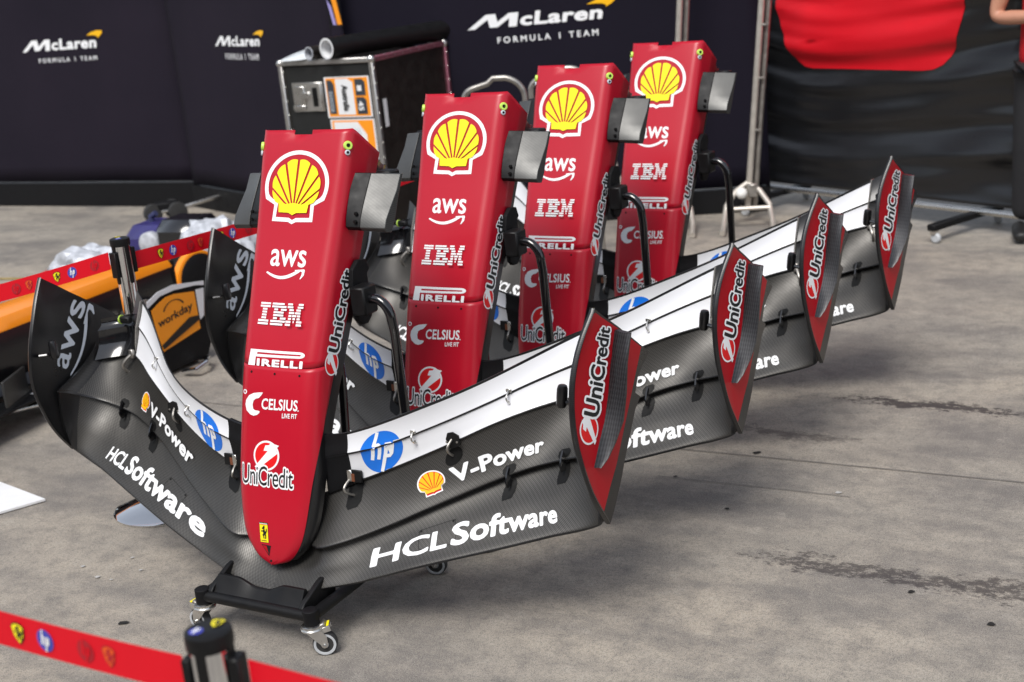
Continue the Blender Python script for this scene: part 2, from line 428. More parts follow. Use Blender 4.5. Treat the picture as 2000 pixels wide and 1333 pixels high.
def copy_tree(o, parent=None):
    c = o.copy(); COL.objects.link(c); c.parent = parent
    for ch in [q for q in ALL_CHILDREN.get(o.name, [])]: copy_tree(ch, c)
    return c
ALL_CHILDREN = {}
def index_children():
    ALL_CHILDREN.clear()
    for o in bpy.data.objects:
        if o.parent: ALL_CHILDREN.setdefault(o.parent.name, []).append(o)
# ------------------------------------------------------------------ flat print
def curve_to_mesh(cu):
    o = bpy.data.objects.new('tmp', cu); COL.objects.link(o)
    bpy.context.view_layer.update()
    me = o.evaluated_get(bpy.context.evaluated_depsgraph_get()).to_mesh()
    V = np.array([v.co[:2] for v in me.vertices], float).reshape(-1, 2); F = [tuple(p.vertices) for p in me.polygons]
    bpy.data.objects.remove(o); bpy.data.curves.remove(cu)
    return V, F
_TXT = {}
def raw_text(body, spacing=1.):
    cu = bpy.data.curves.new('tmp', 'FONT'); cu.body = body; cu.space_character = spacing
    cu.resolution_u = 3; cu.fill_mode = 'FRONT'
    return curve_to_mesh(cu)
def bold_text(body, bold=0., spacing=1., step=.026):
    """glyph shapes thickened by a true distance offset, returned as one clean flat mesh"""
    key = (body, round(bold, 4), spacing)
    if key in _TXT: return _TXT[key]
    V, F = raw_text(body, spacing)
    cnt = {}
    for f in F:
        for i in range(len(f)):
            e = (f[i], f[(i+1) % len(f)]); k = tuple(sorted(e)); cnt[k] = cnt.get(k, 0)+1
    E = np.array([k for k, c in cnt.items() if c == 1]); A = V[E[:, 0]]; B = V[E[:, 1]]
    lo = V.min(0)-bold-2*step; hi = V.max(0)+bold+2*step
    nx = int((hi[0]-lo[0])/step)+2; ny = int((hi[1]-lo[1])/step)+2
    xs = lo[0]+np.arange(nx)*step; ys = lo[1]+np.arange(ny)*step
    S = np.full((nx, ny), 9.)
    for c0 in range(0, nx, 24):
        X, Y = np.meshgrid(xs[c0:c0+24], ys, indexing='ij'); Q = np.stack([X.ravel(), Y.ravel()], 1)
        m = (np.maximum(A[:, 0], B[:, 0]) > xs[c0]-.25) & (np.minimum(A[:, 0], B[:, 0]) < xs[min(nx-1, c0+23)]+.25)
        if not m.any(): continue
        a, b = A[m], B[m]; ab = b-a; L2 = (ab**2).sum(1)+1e-12
        ap = Q[:, None, :]-a[None]; t = np.clip((ap*ab[None]).sum(2)/L2, 0, 1); d = np.sqrt(((ap-t[..., None]*ab[None])**2).sum(2)).min(1)
        y0, y1 = A[:, 1], B[:, 1]; cond = (y0[None] > Q[:, 1:2]) != (y1[None] > Q[:, 1:2])
        dy = np.where(np.abs(y1-y0) < 1e-12, 1e-12, y1-y0); xi = A[:, 0][None]+(Q[:, 1:2]-y0[None])*((B[:, 0]-A[:, 0])/dy)[None]
        ins = ((cond & (xi > Q[:, 0:1])).sum(1) % 2) == 1
        S[c0:c0+24] = np.where(ins, -d, d).reshape(X.shape)
    S -= bold; S[np.abs(S) < 1e-5] = 1e-5
    verts = []; faces = []; vid = {}
    def gv(i, j):
        k = (i, j)
        if k not in vid: vid[k] = len(verts); verts.append((xs[i], ys[j]))
        return vid[k]
    def ev(i, j, i2, j2):
        k = (min((i, j), (i2, j2)), max((i, j), (i2, j2)))
        if k not in vid:
            (p, q), (p2, q2) = k; s0, s1 = S[p, q], S[p2, q2]; t = s0/(s0-s1); vid[k] = len(verts); verts.append((xs[p]+(xs[p2]-xs[p])*t, ys[q]+(ys[q2]-ys[q])*t))
        return vid[k]
    I = S < 0
    for j in range(ny-1):
        i = 0
        while i < nx-1:
            c = [(i, j), (i+1, j), (i+1, j+1), (i, j+1)]; n = [I[q] for q in c]
            if all(n):
                e = i
                while e < nx-1 and e-i < 5 and I[e+1, j] and I[e+1, j+1]: e += 1
                faces.append((gv(i, j), gv(e, j), gv(e, j+1), gv(i, j+1))); i = e; continue
            if any(n):
                pg = []
                for k in range(4):
                    if n[k]: pg.append(gv(*c[k]))
                    if n[k] != n[(k+1) % 4]: pg.append(ev(*c[k], *c[(k+1) % 4]))
                if len(pg) >= 3: faces.append(tuple(pg))
            i += 1
    _TXT[key] = (np.array(verts), faces)
    return _TXT[key]
def text(body, mat, box, bold=.02, spacing=1., shear=0., outline=None):
    V, F = bold_text(body, bold, spacing)
    lo, hi = V.min(0), V.max(0); x0, y0, x1, y1 = box; sc = np.array([(x1-x0), (y1-y0)])/(hi-lo)
    def fit(V): 
        W = (V-lo)*sc; W = W + np.array([x0, y0]); W[:, 0] += shear*(W[:, 1]-y0); return W
    out = []
    if outline:
        V2, F2 = bold_text(body, bold+outline[1], spacing); out.append((outline[0], fit(V2), F2))
    out.append((mat, fit(V), F))
    return out
def poly(mat, *loops):
    cu = bpy.data.curves.new('tmp', 'CURVE'); cu.dimensions = '2D'; cu.fill_mode = 'BOTH'
    for lp in loops:
        sp = cu.splines.new('POLY'); sp.points.add(len(lp)-1); sp.use_cyclic_u = True
        for i, (x, y) in enumerate(lp): sp.points[i].co = (x, y, 0, 1)
    V, F = curve_to_mesh(cu)
    return [(mat, V, F)]
def rect(x0, y0, x1, y1): return [(x0, y0), (x1, y0), (x1, y1), (x0, y1)]
def ell(cx, cy, rx, ry=None, n=40, a0=0, a1=360):
    ry = ry or rx; full = abs(a1-a0) >= 360
    return [(cx+rx*math.cos(math.radians(a0+(a1-a0)*i/(n if full else n-1))), cy+ry*math.sin(math.radians(a0+(a1-a0)*i/(n if full else n-1)))) for i in range(n)]
def stroke(pts, w, taper=None):
    """closed outline around a polyline"""
    P = [np.array(p, float) for p in pts]; L = []; Rr = []
    for i, p in enumerate(P):
        t = P[min(i+1, len(P)-1)]-P[max(i-1, 0)]; t = t/np.linalg.norm(t); n = np.array([-t[1], t[0]])
        ww = (w if taper is None else w*taper(i/(len(P)-1)))/2
        if 0 < i < len(P)-1:
            a = P[i]-P[i-1]; b = P[i+1]-P[i]; ca = np.dot(a, b)/(np.linalg.norm(a)*np.linalg.norm(b)); ww = ww/max(.5, math.sqrt(max(0, (1+ca)/2)))
        L.append(tuple(p+n*ww)); Rr.append(tuple(p-n*ww))
    return L+Rr[::-1]
def place(layers, x0, y0, x1, y1):
    return [(m, np.array([x0, y0])+V*np.array([x1-x0, y1-y0]), F) for m, V, F in layers]
def homog(c):
    """maps TL,TR,BR,BL of the unit box (y up) to four parameter pairs"""
    src = [(0, 1), (1, 1), (1, 0), (0, 0)]; A = []; b = []
    for (x, y), (X, Y) in zip(src, c):
        A.append([x, y, 1, 0, 0, 0, -x*X, -y*X]); b.append(X); A.append([0, 0, 0, x, y, 1, -x*Y, -y*Y]); b.append(Y)
    h = np.linalg.solve(np.array(A), np.array(b)); H = np.append(h, 1).reshape(3, 3)
    def f(x, y):
        q = H@np.array([x, y, 1]); return q[0]/q[2], q[1]/q[2]
    return f
def decal(name, parent, layers, fn, corners, side=1, off=.0006, div=(6, 3), flip=False, keep=None, label=None, step=.0003):
    """print layers laid on a curved surface fn(a,b)->(u,v,w); side -1 = mirrored half"""
    if side < 0: corners = [corners[1], corners[0], corners[3], corners[2]]
    f = homog(corners); V = []; F = []; M = []; mats = []
    for k, (mat, V2, F2) in enumerate(layers):
        bm = bmesh.new(); bv = [bm.verts.new((x, y, 0)) for x, y in V2]
        for q in F2:
            try: bm.faces.new([bv[i] for i in q])
            except ValueError: pass
        for ax, nn in ((0, div[0]), (1, div[1])):
            for i in range(1, nn):
                co = [0, 0, 0]; co[ax] = i/nn; no = [0, 0, 0]; no[ax] = 1
                bmesh.ops.bisect_plane(bm, geom=bm.verts[:]+bm.edges[:]+bm.faces[:], plane_co=co, plane_no=no, dist=1e-6)
        bmesh.ops.triangulate(bm, faces=[q for q in bm.faces if len(q.verts) > 4])
        bm.verts.index_update(); o = len(V)
        if mat not in mats: mats.append(mat)
        e = 1e-4; par = []
        for v in bm.verts:
            a, b = f(v.co.x, v.co.y); par.append((a, b))
            p = fn(a, b); da = (fn(a+e, b)-p)/e; db = (fn(a, b+e)-p)/e
            P = np.array([p[0], -p[1], p[2]]); A = np.array([da[0], -da[1], da[2]]); B = np.array([db[0], -db[1], db[2]])
            n = np.cross(A, B); n = n/(np.linalg.norm(n)+1e-12)
            if flip: n = -n
            P = P+n*(off+step*k)
            if side < 0: P = P*np.array([-1, 1, 1])
            V.append(tuple(P))
        for q in bm.faces:
            ids = [v.index for v in q.verts]
            if keep is not None:
                ca = sum(par[i][0] for i in ids)/len(ids); cb = sum(par[i][1] for i in ids)/len(ids)
                if not keep(ca, cb): continue
            F.append(tuple(i+o for i in ids)); M.append(mats.index(mat))
        bm.free()
    ob = mesh_obj(name, V, F, mats, M, parent, smooth=False)
    if label: ob['label'] = label
    return ob
def flat_decal(name, parent, layers, origin, ex, ey, w, h, off=.002, **kw):
    """print on a flat face: origin = lower left corner, ex/ey unit vectors (right, up)"""
    origin, ex, ey = map(lambda q: np.array(q, float), (origin, ex, ey))
    def fn(a, b):
        p = origin+ex*a*w+ey*b*h; return np.array([p[0], -p[1], p[2]])
    return decal(name, parent, layers, fn, [(0, 1), (1, 1), (1, 0), (0, 0)], off=off, div=(1, 1), step=.0006, **kw)
# marks, all drawn in a unit box
def m_scallop(flap=False):
    def outline(k):
        cx, cy, rx, ry = .5, .53, .49-k, .47-k
        pts = [(.19+k*.9, .035+k), (.44+k*.1, .03+k), (.5, .0+k), (.56-k*.1, .03+k), (.81-k*.9, .035+k), (.805-k, .255+k*.4), (.95-k*1.2, .33+k*.6)]
        return pts+ell(cx, cy, rx, ry, 40, -18, 198)+[(.05+k*1.2, .33+k*.6), (.195+k, .255+k*.4)]
    L = []
    if flap:
        L += poly('print_white', outline(0)); L += poly('print_red', outline(.05)); yel = 'print_amber'; g = .06
    else:
        L += poly('print_white', outline(0), outline(.055)); yel = 'print_yellow'; g = 0
    n = 8; c = (.5, .16); R = []
    def hit(t):
        dx, dy = math.cos(t), math.sin(t); ex, ey, r1, r2 = .5, .505, .365+g, .365+g
        A = (dx/r1)**2+(dy/r2)**2; Bq = 2*((c[0]-ex)*dx/r1**2+(c[1]-ey)*dy/r2**2); Cq = ((c[0]-ex)/r1)**2+((c[1]-ey)/r2)**2-1
        D_ = max(0, Bq*Bq-4*A*Cq); return (-Bq+math.sqrt(D_))/(2*A)
    for i in range(n):
        t0 = 156-132*i/n-(1.5 if i else 0); t1 = 156-132*(i+1)/n+(1.5 if i < n-1 else 0); arc = []
        for k in range(7):
            t = math.radians(t0+(t1-t0)*k/6); rr = hit(t)*(1+.022*math.sin(PI*k/6)); arc.append((c[0]+rr*math.cos(t), c[1]+rr*math.sin(t)))
        tm = math.radians((t0+t1)/2); R.append(arc+[(c[0]+.09*math.cos(tm), c[1]+.09*math.sin(tm))])
    for r in R: L += poly(yel, r)
    L += poly(yel, [(.285-g, .155), (.44, .15), (.5, .12), (.56, .15), (.715+g, .155), (.735+g, .31), (.62, .265), (.5, .285), (.38, .265), (.265-g, .31)])
    return L
def m_hp(ring='print_blue', ink='print_white'):
    L = poly(ring, ell(.5, .5, .5))
    L += poly(ink, stroke([(.415, .985), (.375, .80), (.27, .30)], .085))
    L += poly(ink, stroke([(.37, .655), (.455, .665), (.49, .63), (.485, .56), (.425, .30)], .08))
    L += poly(ink, stroke([(.655, .665), (.60, .42), (.50, .015)], .085))
    L += poly(ink, stroke([(.62, .655), (.745, .655), (.775, .62), (.735, .40), (.70, .36), (.58, .36)], .08))
    return L
def m_aws(mat='print_white'):
    L = text('aws', mat, (.06, .42, 1, 1), .012)
    pts = [(.0+.86*t, .30-.27*math.sin(PI*(t*.86+.10))+.05*t) for t in [i/18 for i in range(19)]]
    L += poly(mat, stroke(pts, .085, lambda t: .25+1.0*math.sin(PI*min(1, t*.62+.12))))
    L += poly(mat, [(.74, .325), (.98, .36), (1.0, .33), (.985, .16), (.90, .02), (.885, .035), (.925, .18), (.93, .27), (.88, .295), (.75, .265)])
    return L
def m_ibm(mat='print_white'):
    I = {i: [(0, .235)] if i in (0, 1, 6, 7) else [(.065, .172)] for i in range(8)}
    B = {0: [(.29, .565)], 7: [(.29, .565)], 1: [(.29, .615)], 6: [(.29, .615)], 2: [(.350, .435), (.505, .63)], 5: [(.350, .435), (.505, .63)], 3: [(.350, .575)], 4: [(.350, .575)]}
    Mm = {0: [(.66, .765), (.895, 1)], 1: [(.66, .78), (.88, 1)], 2: [(.705, .80), (.86, .955)], 3: [(.705, .82), (.84, .955)], 4: [(.705, .768), (.786, .872), (.892, .955)], 5: [(.705, .768), (.803, .855), (.892, .955)], 6: [(.66, .768), (.818, .840), (.892, 1)], 7: [(.66, .768), (.892, 1)]}
    L = []
    for T in (I, B, Mm):
        for i, sp in T.items():
            y1 = 1-i/8; y0 = y1-.082
            for a, b in sp: L += poly(mat, rect(a, y0, b, y1))
    return L
def m_pirelli(mat='print_white'):
    o = [(.0, .0), (.03, 1.0)]+[(.90+.095*math.cos(t), .80+.19*math.sin(t)) for t in [PI/2-i*PI/10 for i in range(11)]]+[(.17, .56), (.135, .56), (.13, 0)]
    h = [(.16, .84), (.92, .84), (.935, .80), (.92, .745), (.155, .72)]
    L = poly(mat, o, h); L += text('IRELLI', mat, (.165, 0, .975, .455), .045, 1.15)
    return L
def m_celsius(mat='print_white'):
    L = poly(mat, ell(.035, .90, .042, .09, 20), ell(.035, .90, .022, .05, 20))
    a = [(.37, .93), (.30, .92), (.20, .88), (.12, .78), (.075, .60), (.07, .42), (.10, .22), (.17, .08), (.23, .04), (.29, .08), (.33, .16), (.335, .22), (.30, .24), (.25, .245), (.215, .30), (.20, .45), (.21, .60), (.25, .68), (.30, .71), (.335, .80)]
    L += poly(mat, a)
    L += text('CELSIUS', mat, (.36, .30, .985, .72), .022, 1.03); L += text('LIVE FIT', mat, (.73, .02, .985, .20), .022)
    L += poly(mat, ell(1.0, .32, .012, .025, 10))
    return L
def m_uc_disc(x0, y0, x1, y1):
    L = poly('print_white', ell(.5, .5, .5)); L += poly('print_red', ell(.5, .5, .435))
    L += poly('print_white', [(.06, .09), (.56, .66), (.40, .66), (.46, .84), (.60, .86), (.68, .93), (.98, .86), (.86, .74), (.93, .60), (.20, .03)])
    return place(L, x0, y0, x1, y1)
def m_unicredit_v():
    L = m_uc_disc(.25, .38, .72, 1.0); L += text('UniCredit', 'print_black', (.03, .06, .97, .47), .004, .93, outline=('print_white', .062)); return L
def m_unicredit_h(outline=.075):
    L = m_uc_disc(.0, .0, .20, .98); L += text('UniCredit', 'print_black', (.19, .10, .99, .92), .026, .97, shear=.0, outline=('print_white', outline)); return L
def m_horse(shield=False, face='print_yellow', ink='print_black', small=False):
    L = []
    if shield: L += poly(ink, [(.5, 0), (.86, .3), (1, .8), (.8, .96), (.5, 1), (.2, .96), (0, .8), (.14, .3)]); L += poly(face, [(.5, .05), (.81, .33), (.93, .78), (.76, .9), (.5, .94), (.24, .9), (.07, .78), (.19, .33)])
    else:
        L += poly(ink, rect(0, 0, 1, 1)); L += poly(face, rect(.03, .015, .97, .90))
        L += poly('print_green', rect(.03, .955, .97, .985)); L += poly('print_white', rect(.03, .925, .97, .955)); L += poly('print_red', rect(.03, .90, .97, .925))
    h = [(.60, .88), (.52, .84), (.40, .76), (.30, .72), (.33, .68), (.44, .69), (.48, .64), (.40, .60), (.26, .62), (.20, .55), (.26, .54), (.34, .56), (.42, .54), (.46, .48),
         (.40, .42), (.34, .40), (.38, .32), (.46, .30), (.42, .22), (.52, .20), (.54, .30), (.50, .36), (.60, .40), (.66, .30), (.60, .20), (.72, .20), (.76, .32), (.74, .44), (.80, .50), (.90, .62), (.84, .74), (.76, .66), (.80, .60), (.70, .56), (.64, .62), (.60, .72), (.66, .80)]
    L += poly(ink, h)
    if not shield: L += poly(ink, rect(.18, .09, .82, .12))
    return L
def m_mclaren():
    w = 'print_white'; L = []
    # forward-leaning M with a long tail, then wide rounded lower case
    L += poly(w, [(0, .0), (.145, .66), (.215, .66), (.225, .28), (.315, .66), (.385, .66), (.365, 0), (.305, 0), (.315, .42), (.225, .03), (.165, .03), (.155, .42), (.055, .0)])
    L += text('cLaren', w, (.385, 0.0, .985, .66), .040, 1.08, shear=0.03)
    L += poly('print_amber', [(.88, .74), (.95, .92), (1.02, 1.0), (1.085, .98), (1.09, .86), (1.06, .70), (1.02, .56), (1.02, .66), (.99, .73), (.93, .75)])
    return L
def m_team(): return text('FORMULA 1 TEAM', 'print_white', (0, 0, 1, 1), .018, 1.5)
# ------------------------------------------------------------------ setting
def lane_dir(): return Vector((math.cos(AZ), math.sin(AZ), 0))
def lane_nrm(): return Vector((math.sin(AZ), -math.cos(AZ), 0))
g = mesh_obj('ground', [(-60, -30, 0), (60, -30, 0), (60, 90, 0), (-60, 90, 0)], [(0, 1, 2, 3)], 'concrete', smooth=False); tag(g, kind='structure')
def joint_strip(name, p, q, w, mat):
    p = Vector((*p, .004)); q = Vector((*q, .004)); d = (q-p).normalized(); n = Vector((-d.y, d.x, 0))*w/2
    o = mesh_obj(name, [p-n, q-n, q+n, p+n], [(0, 1, 2, 3)], mat, smooth=False); tag(o, kind='structure'); return o
simple('joint_filler', (.13, .12, .108), .9, var=.4, scale=20)
simple('line_yellow', (.30, .22, .08), .85, var=.45, scale=9)
d0 = Vector((.870, -.493, 0))
pj = Vector((.54, 4.53, 0)); joint_strip('paving_joint', (pj-d0*14)[:2], (pj+d0*14)[:2], .0045, 'joint_filler')
pj = Vector((.53, 4.25, 0)); joint_strip('paving_joint', (pj-d0*.1)[:2], (pj+d0*.55)[:2], .003, 'joint_filler')
joint_strip('painted_line', (-4.6, 9.1), (-2.3, 8.2), .05, 'line_yellow')

def spot(x, y, r_, mat, k=9):
    V = [(x+r_*(1+.35*math.sin(3*a+x*9))*math.cos(a)*1.3, y+r_*(1+.3*math.cos(2*a+y*7))*math.sin(a), .004) for a in [2*PI*i/k for i in range(k)]]
    tag(mesh_obj('floor_stain', V, [tuple(range(k))], mat, smooth=False), kind='structure')
simple('gum_black', (.012, .011, .010), .8); simple('chalk', (.42, .41, .39), .9, var=.3, scale=80)
for x, y, r_ in ((1.0, 3.33, .0075), (1.14, 3.12, .008), (1.29, 3.02, .004), (.62, 3.98, .006), (.50, 4.28, .006), (-1.19, 3.60, .012), (.80, 4.42, .011), (.56, 4.60, .016)): spot(x, y, r_, 'gum_black')
for x, y, r_ in ((-1.35, 3.93, .007), (-1.30, 3.90, .004), (-1.42, 4.02, .006), (-1.22, 3.95, .005), (.62, 2.80, .006), (.98, 4.02, .008), (-1.27, 4.05, .005)): spot(x, y, r_, 'chalk', 7)
# added building, unseen behind the camera; gives paint and metal a dark reflection
def added_building():
    r = empty('added_building', (-5.6, -9.5, 0), (0, 0, AZ))
    simple('facade', (.16, .16, .165), .7, var=.15, scale=3); simple('facade_glass', (.02, .025, .03), .08); simple('shutter', (.06, .062, .066), .6)
    m = MB(); m.box((0, -4, 3.6), (60, 7.9, 7.2), 'facade', bev=.01); m.build('wall', r)
    m = MB(); m.box((0, -3.6, 7.35), (60.6, 9.4, .28), 'black_matt', bev=.05); m.build('roof', r)
    for i in range(10):
        x = -27+6*i
        m = MB(); m.box((x, .03, 1.55), (4.6, .10, 3.1), 'shutter', bev=.05); s_ = m.build('shutter_door', r)
        m = MB(); m.box((x, .06, 5.1), (4.8, .10, 1.7), 'steel_dull', bev=.1); fr = m.build('window_frame', r)
        for k in (-1, 0, 1):
            m = MB(); m.box((x+k*1.55, .12, 5.1), (1.45, .04, 1.5), 'facade_glass', bev=.1); m.build('pane', fr)
    tag(r, 'long grey building with shutters and upper windows, added out of view behind the camera to be reflected', 'building')
added_building()

# ------------------------------------------------------------------ front wing with nose
def elem_mesh(name, el, side, parent, us, bs, matfn, mats):
    """closed shell of one aerofoil element"""
    lo, hi, sag, th, tuck, ov = EDGE[el]
    nu, nb = len(us), len(bs); top = {}; V = []; UV = []
    for i, u in enumerate(us):
        for j, b in enumerate(bs):
            p = wing_pt(el, u, b); e = 1e-3
            da = (wing_pt(el, u+e, b)-p)/e; db = (wing_pt(el, u, min(1, b+e))-wing_pt(el, u, min(1, b+e)-e))/e
            A = np.array([da[0], -da[1], da[2]]); B = np.array([db[0], -db[1], db[2]]); n = np.cross(A, B); n /= np.linalg.norm(n)+1e-12
            P = np.array([p[0], -p[1], p[2]]); top[i, j] = (P, n)
    def flipx(P): return tuple(P*np.array([side, 1, 1]))
    for i in range(nu):
        for j in range(nb): V.append(flipx(top[i, j][0])); UV.append((us[i], top[i, j][0][2]*1.0+0*bs[j]))
    for i in range(nu):
        for j in range(nb):
            b = bs[j]; P, n = top[i, j]
            t = .0015+th*(math.sqrt(max(0, 1-(1-min(b/.2, 1))**2)))*(1-.8*b)
            V.append(flipx(P-n*t)); UV.append((us[i], P[2]))
    F = []; M = []; K = nu*nb
    def add(f, m):
        F.append(f if side > 0 else f[::-1]); M.append(m)
    for i in range(nu-1):
        for j in range(nb-1):
            a, b_, c, d = i*nb+j, (i+1)*nb+j, (i+1)*nb+j+1, i*nb+j+1
            add((a, b_, c, d), matfn((us[i]+us[i+1])/2, (bs[j]+bs[j+1])/2))
            add((K+d, K+c, K+b_, K+a), 1)
    for i in range(nu-1):
        add((K+i*nb, K+(i+1)*nb, (i+1)*nb, i*nb), 1); j = nb-1
        add((i*nb+j, (i+1)*nb+j, K+(i+1)*nb+j, K+i*nb+j), 1)
    for j in range(nb-1):
        add((j, j+1, K+j+1, K+j), 1); i = nu-1
        add((K+i*nb+j, K+i*nb+j+1, i*nb+j+1, i*nb+j), 1)
    return mesh_obj(name, V, F, mats, M, parent, uvs=UV)
def lin(a, b, n): return [a+(b-a)*i/(n-1) for i in range(n)]
def W3(u, v, w, side=1): return Vector((side*u, -v, w))
D = {
'scallop': [[-0.1138, 1.2758], [0.1109, 1.269], [0.1054, 1.0784], [-0.1203, 1.0792]],
'aws': [[-0.0721, 1.0135], [0.0584, 1.0118], [0.0608, 0.9357], [-0.0711, 0.936]],
'ibm': [[-0.077, 0.8744], [0.074, 0.8746], [0.0771, 0.8141], [-0.0793, 0.8144]],
'pirelli': [[-0.0999, 0.7517], [0.095, 0.7532], [0.0942, 0.7107], [-0.098, 0.7097]],
'celsius': [[-0.11, 0.6447], [0.0869, 0.6488], [0.0857, 0.5789], [-0.1146, 0.5718]],
'unicredit': [[-0.108, 0.512], [0.085, 0.518], [0.083, 0.3862], [-0.108, 0.3845]],
'badge': [[-0.0375, 0.2918], [-0.0075, 0.2929], [-0.0042, 0.238], [-0.034, 0.2369]],
'side': [[0.15, 0.6939], [0.179, 0.9609], [0.231, 0.9457], [0.2104, 0.6681]],
'hp': [[0.2522, 1.753], [0.3682, 1.5406], [0.3558, -0.0767], [0.2398, 0.1928]],
'vpower': [[0.3816, 0.7092], [0.7095, 0.5654], [0.7171, 0.2072], [0.4076, 0.2505]],
'hcl': [[0.2899, 0.744], [0.7803, 0.4487], [0.7986, 0.1777], [0.2925, 0.2633]],
'panel': [[0.4099, 0.7274], [0.5047, 0.7018], [0.5291, 0.2654], [0.4288, 0.2932]],
'ep': [[0.2805, 0.6036], [0.1574, 0.8636], [0.0997, 0.8423], [0.2077, 0.5682]],
'awsL': [[0.1765, 0.6164], [0.0621, 0.8176], [-0.0335, 0.7726], [0.1008, 0.572]],
}
def wing_frame(k): return (ORG[k][0], ORG[k][1], 0), Matrix.Rotation(AZ+DAZ[k], 4, 'Z') @ Matrix.Rotation(-TILT, 4, 'X')
def smooth01(x): x = max(0, min(1, x)); return x*x*(3-2*x)
def nose_local(s, w):
    p = nose_pt(s, w); v = float(spl(NV, w)[0]); dep = v-p[1]
    wz = w - .085*min(1.2, max(0, dep-.02)/.11)*smooth01((w-1.02)/(1.326-1.02))
    # deeper points follow the slanted top edge
    return np.array([p[0], -p[1], wz])
def red_cols(w):
    h = float(spl(NH, w)[0]); r = min(float(spl(NR, w)[0]), h*.95); flat = h-r
    S = nose_side_s(w, max(float(spl(ND, w)[0]), 0))
    full = flat+r*PI/2
    c = [0, .031*min(1, flat/.05), .5*(flat+.031*min(1, flat/.05)), flat]
    c += [flat+(min(S, full)-flat)*k/6 for k in range(1, 7)]
    c += [c[-1]+(max(S, full+.0005)-full)*k/2 if S > full else c[-1]+.0004*k for k in (1, 2)]
    return c
def all_cols(w): c = red_cols(w); return [-x for x in c[:0:-1]]+c
def nose_part(name, ws, parent, notch=False):
    V = []; F = []; nC = None
    for w in ws:
        cs = all_cols(w); nC = len(cs)
        for s in cs: V.append(nose_local(s, w))
    mid = nC//2
    for i in range(len(ws)-1):
        for j in range(nC-1):
            if notch and i == len(ws)-2 and j in (mid-1, mid): continue
            F.append((i*nC+j, i*nC+j+1, (i+1)*nC+j+1, (i+1)*nC+j))
    o = mesh_obj(name, V, F, ['red_paint', 'black_edge'], None, parent)
    md = o.modifiers.new('thickness', 'SOLIDIFY'); md.thickness = .0035; md.offset = -1; md.material_offset = 1; md.material_offset_rim = 0
    return o
def build_wing():
    root = empty('front_wing_and_nose')
    # ---- nose
    nose_part('nose_cone', [.7125]+lin(.73, 1.27, 28)+[1.29, 1.314, 1.326], root, True)
    nose_part('nose_tip', [.1755, .178, .182, .188, .196, .206, .218, .232, .25, .27, .295, .32]+lin(.35, .70, 20)+[.711], root)
    # black carbon behind the red skin
    V = []; F = []; rows = lin(.19, 1.31, 44); n = 0
    for w in rows:
        v0 = float(spl(NV, w)[0]); h = float(spl(NH, w)[0]); red = red_cols(w)[-1]; T = max(float(spl(NT, w)[0]), .03)
        P0 = nose_pt(red-.004, w); d0_ = v0-P0[1]
        ring = []
        for k in range(5):
            dep = d0_+(T-d0_)*k/4; uu = P0[0]-.004 + (h*.97-P0[0]+.004)*min(1, k*.6) if k else P0[0]-.006
            ring.append((uu, v0-dep))
        ring = ring+[(ring[-1][0]*.6, v0-T-.006), (0, v0-T-.008)]
        full = ring+[(-a, b) for a, b in ring[-2::-1]]; n = len(full)
        for a, b in full:
            dep = v0-b; wz = w-.085*min(1.2, max(0, dep-.02)/.11)*smooth01((w-1.02)/(1.326-1.02)); V.append((a, -b, wz))
    for i in range(len(rows)-1):
        for j in range(n-1): F.append((i*n+j, (i+1)*n+j, (i+1)*n+j+1, i*n+j+1))
    o = mesh_obj('nose_underside', V, F, ['carbon_dark'], None, root, uvs=[(p[0]+p[1], p[2]) for p in V])
    md = o.modifiers.new('thickness', 'SOLIDIFY'); md.thickness = .004; md.offset = 0
    # seam screws, drain holes and the yellow-green quick release pins
    for u in (-.083, 0, .083):
        s = u; m = MB(); p = nose_local(s, .6925)
        m.lathe([(.0035, 0), (.0035, .0008), (.0022, .0010), (.0015, .0004)], 'black_edge', 10, Matrix.Translation(p)@Matrix.Rotation(PI/2, 4, 'X')@Matrix.Rotation(-.32, 4, 'X'))
        m.build('screw', root)
    for s, w in ((.0, .188), (.092, .222)):
        m = MB(); p = nose_local(s, w); m.lathe([(.0035, 0), (.0035, .0012)], 'black_edge', 10, Matrix.Translation(p)@Matrix.Rotation(PI/2-.5, 4, 'X')); m.build('drain_hole', root)
    for sd in (-1, 1):
        s, w = .150, 1.282; p = nose_local(sd*s, w); q = nose_local(sd*(s+.004), w); t = Vector(q-p).normalized(); up = Vector((0, .3, 1)).normalized(); nn = t.cross(up)*(1 if sd > 0 else -1)
        nn.normalize(); ax = Matrix.Translation(p) @ nn.to_track_quat('Z', 'Y').to_matrix().to_4x4()
        m = MB(); m.lathe([(.0125, -.002), (.0128, .003), (.011, .006), (.006, .0065), (.0055, .003)], 'pin_green', 20, ax)
        m.lathe([(.0045, .002), (.0045, .0062)], 'black_edge', 10, ax)
        low = Matrix.Translation(Vector(p)-up*.019+nn*.001) @ nn.to_track_quat('Z', 'Y').to_matrix().to_4x4()
        m.lathe([(.0075, -.001), (.0075, .003), (.0058, .0042)], 'print_grey', 16, low); m.lathe([(.004, .003), (.004, .0046)], 'black_edge', 10, low)
        m.build('release_pin', root)
    # prints on the nose
    decal('scallop_emblem', root, m_scallop(), nose_pt, D['scallop'], div=(14, 8))
    decal('sponsor_lettering', root, m_aws(), nose_pt, D['aws'], div=(6, 3))
    decal('striped_lettering', root, m_ibm(), nose_pt, D['ibm'], div=(6, 2))
    decal('long_bowl_lettering', root, m_pirelli(), nose_pt, D['pirelli'], div=(8, 2))
    decal('drink_lettering', root, m_celsius(), nose_pt, D['celsius'], div=(8, 2))
    decal('bank_lettering', root, m_unicredit_v(), nose_pt, D['unicredit'], div=(10, 4))
    decal('horse_badge', root, m_horse(), nose_pt, D['badge'], div=(3, 3))
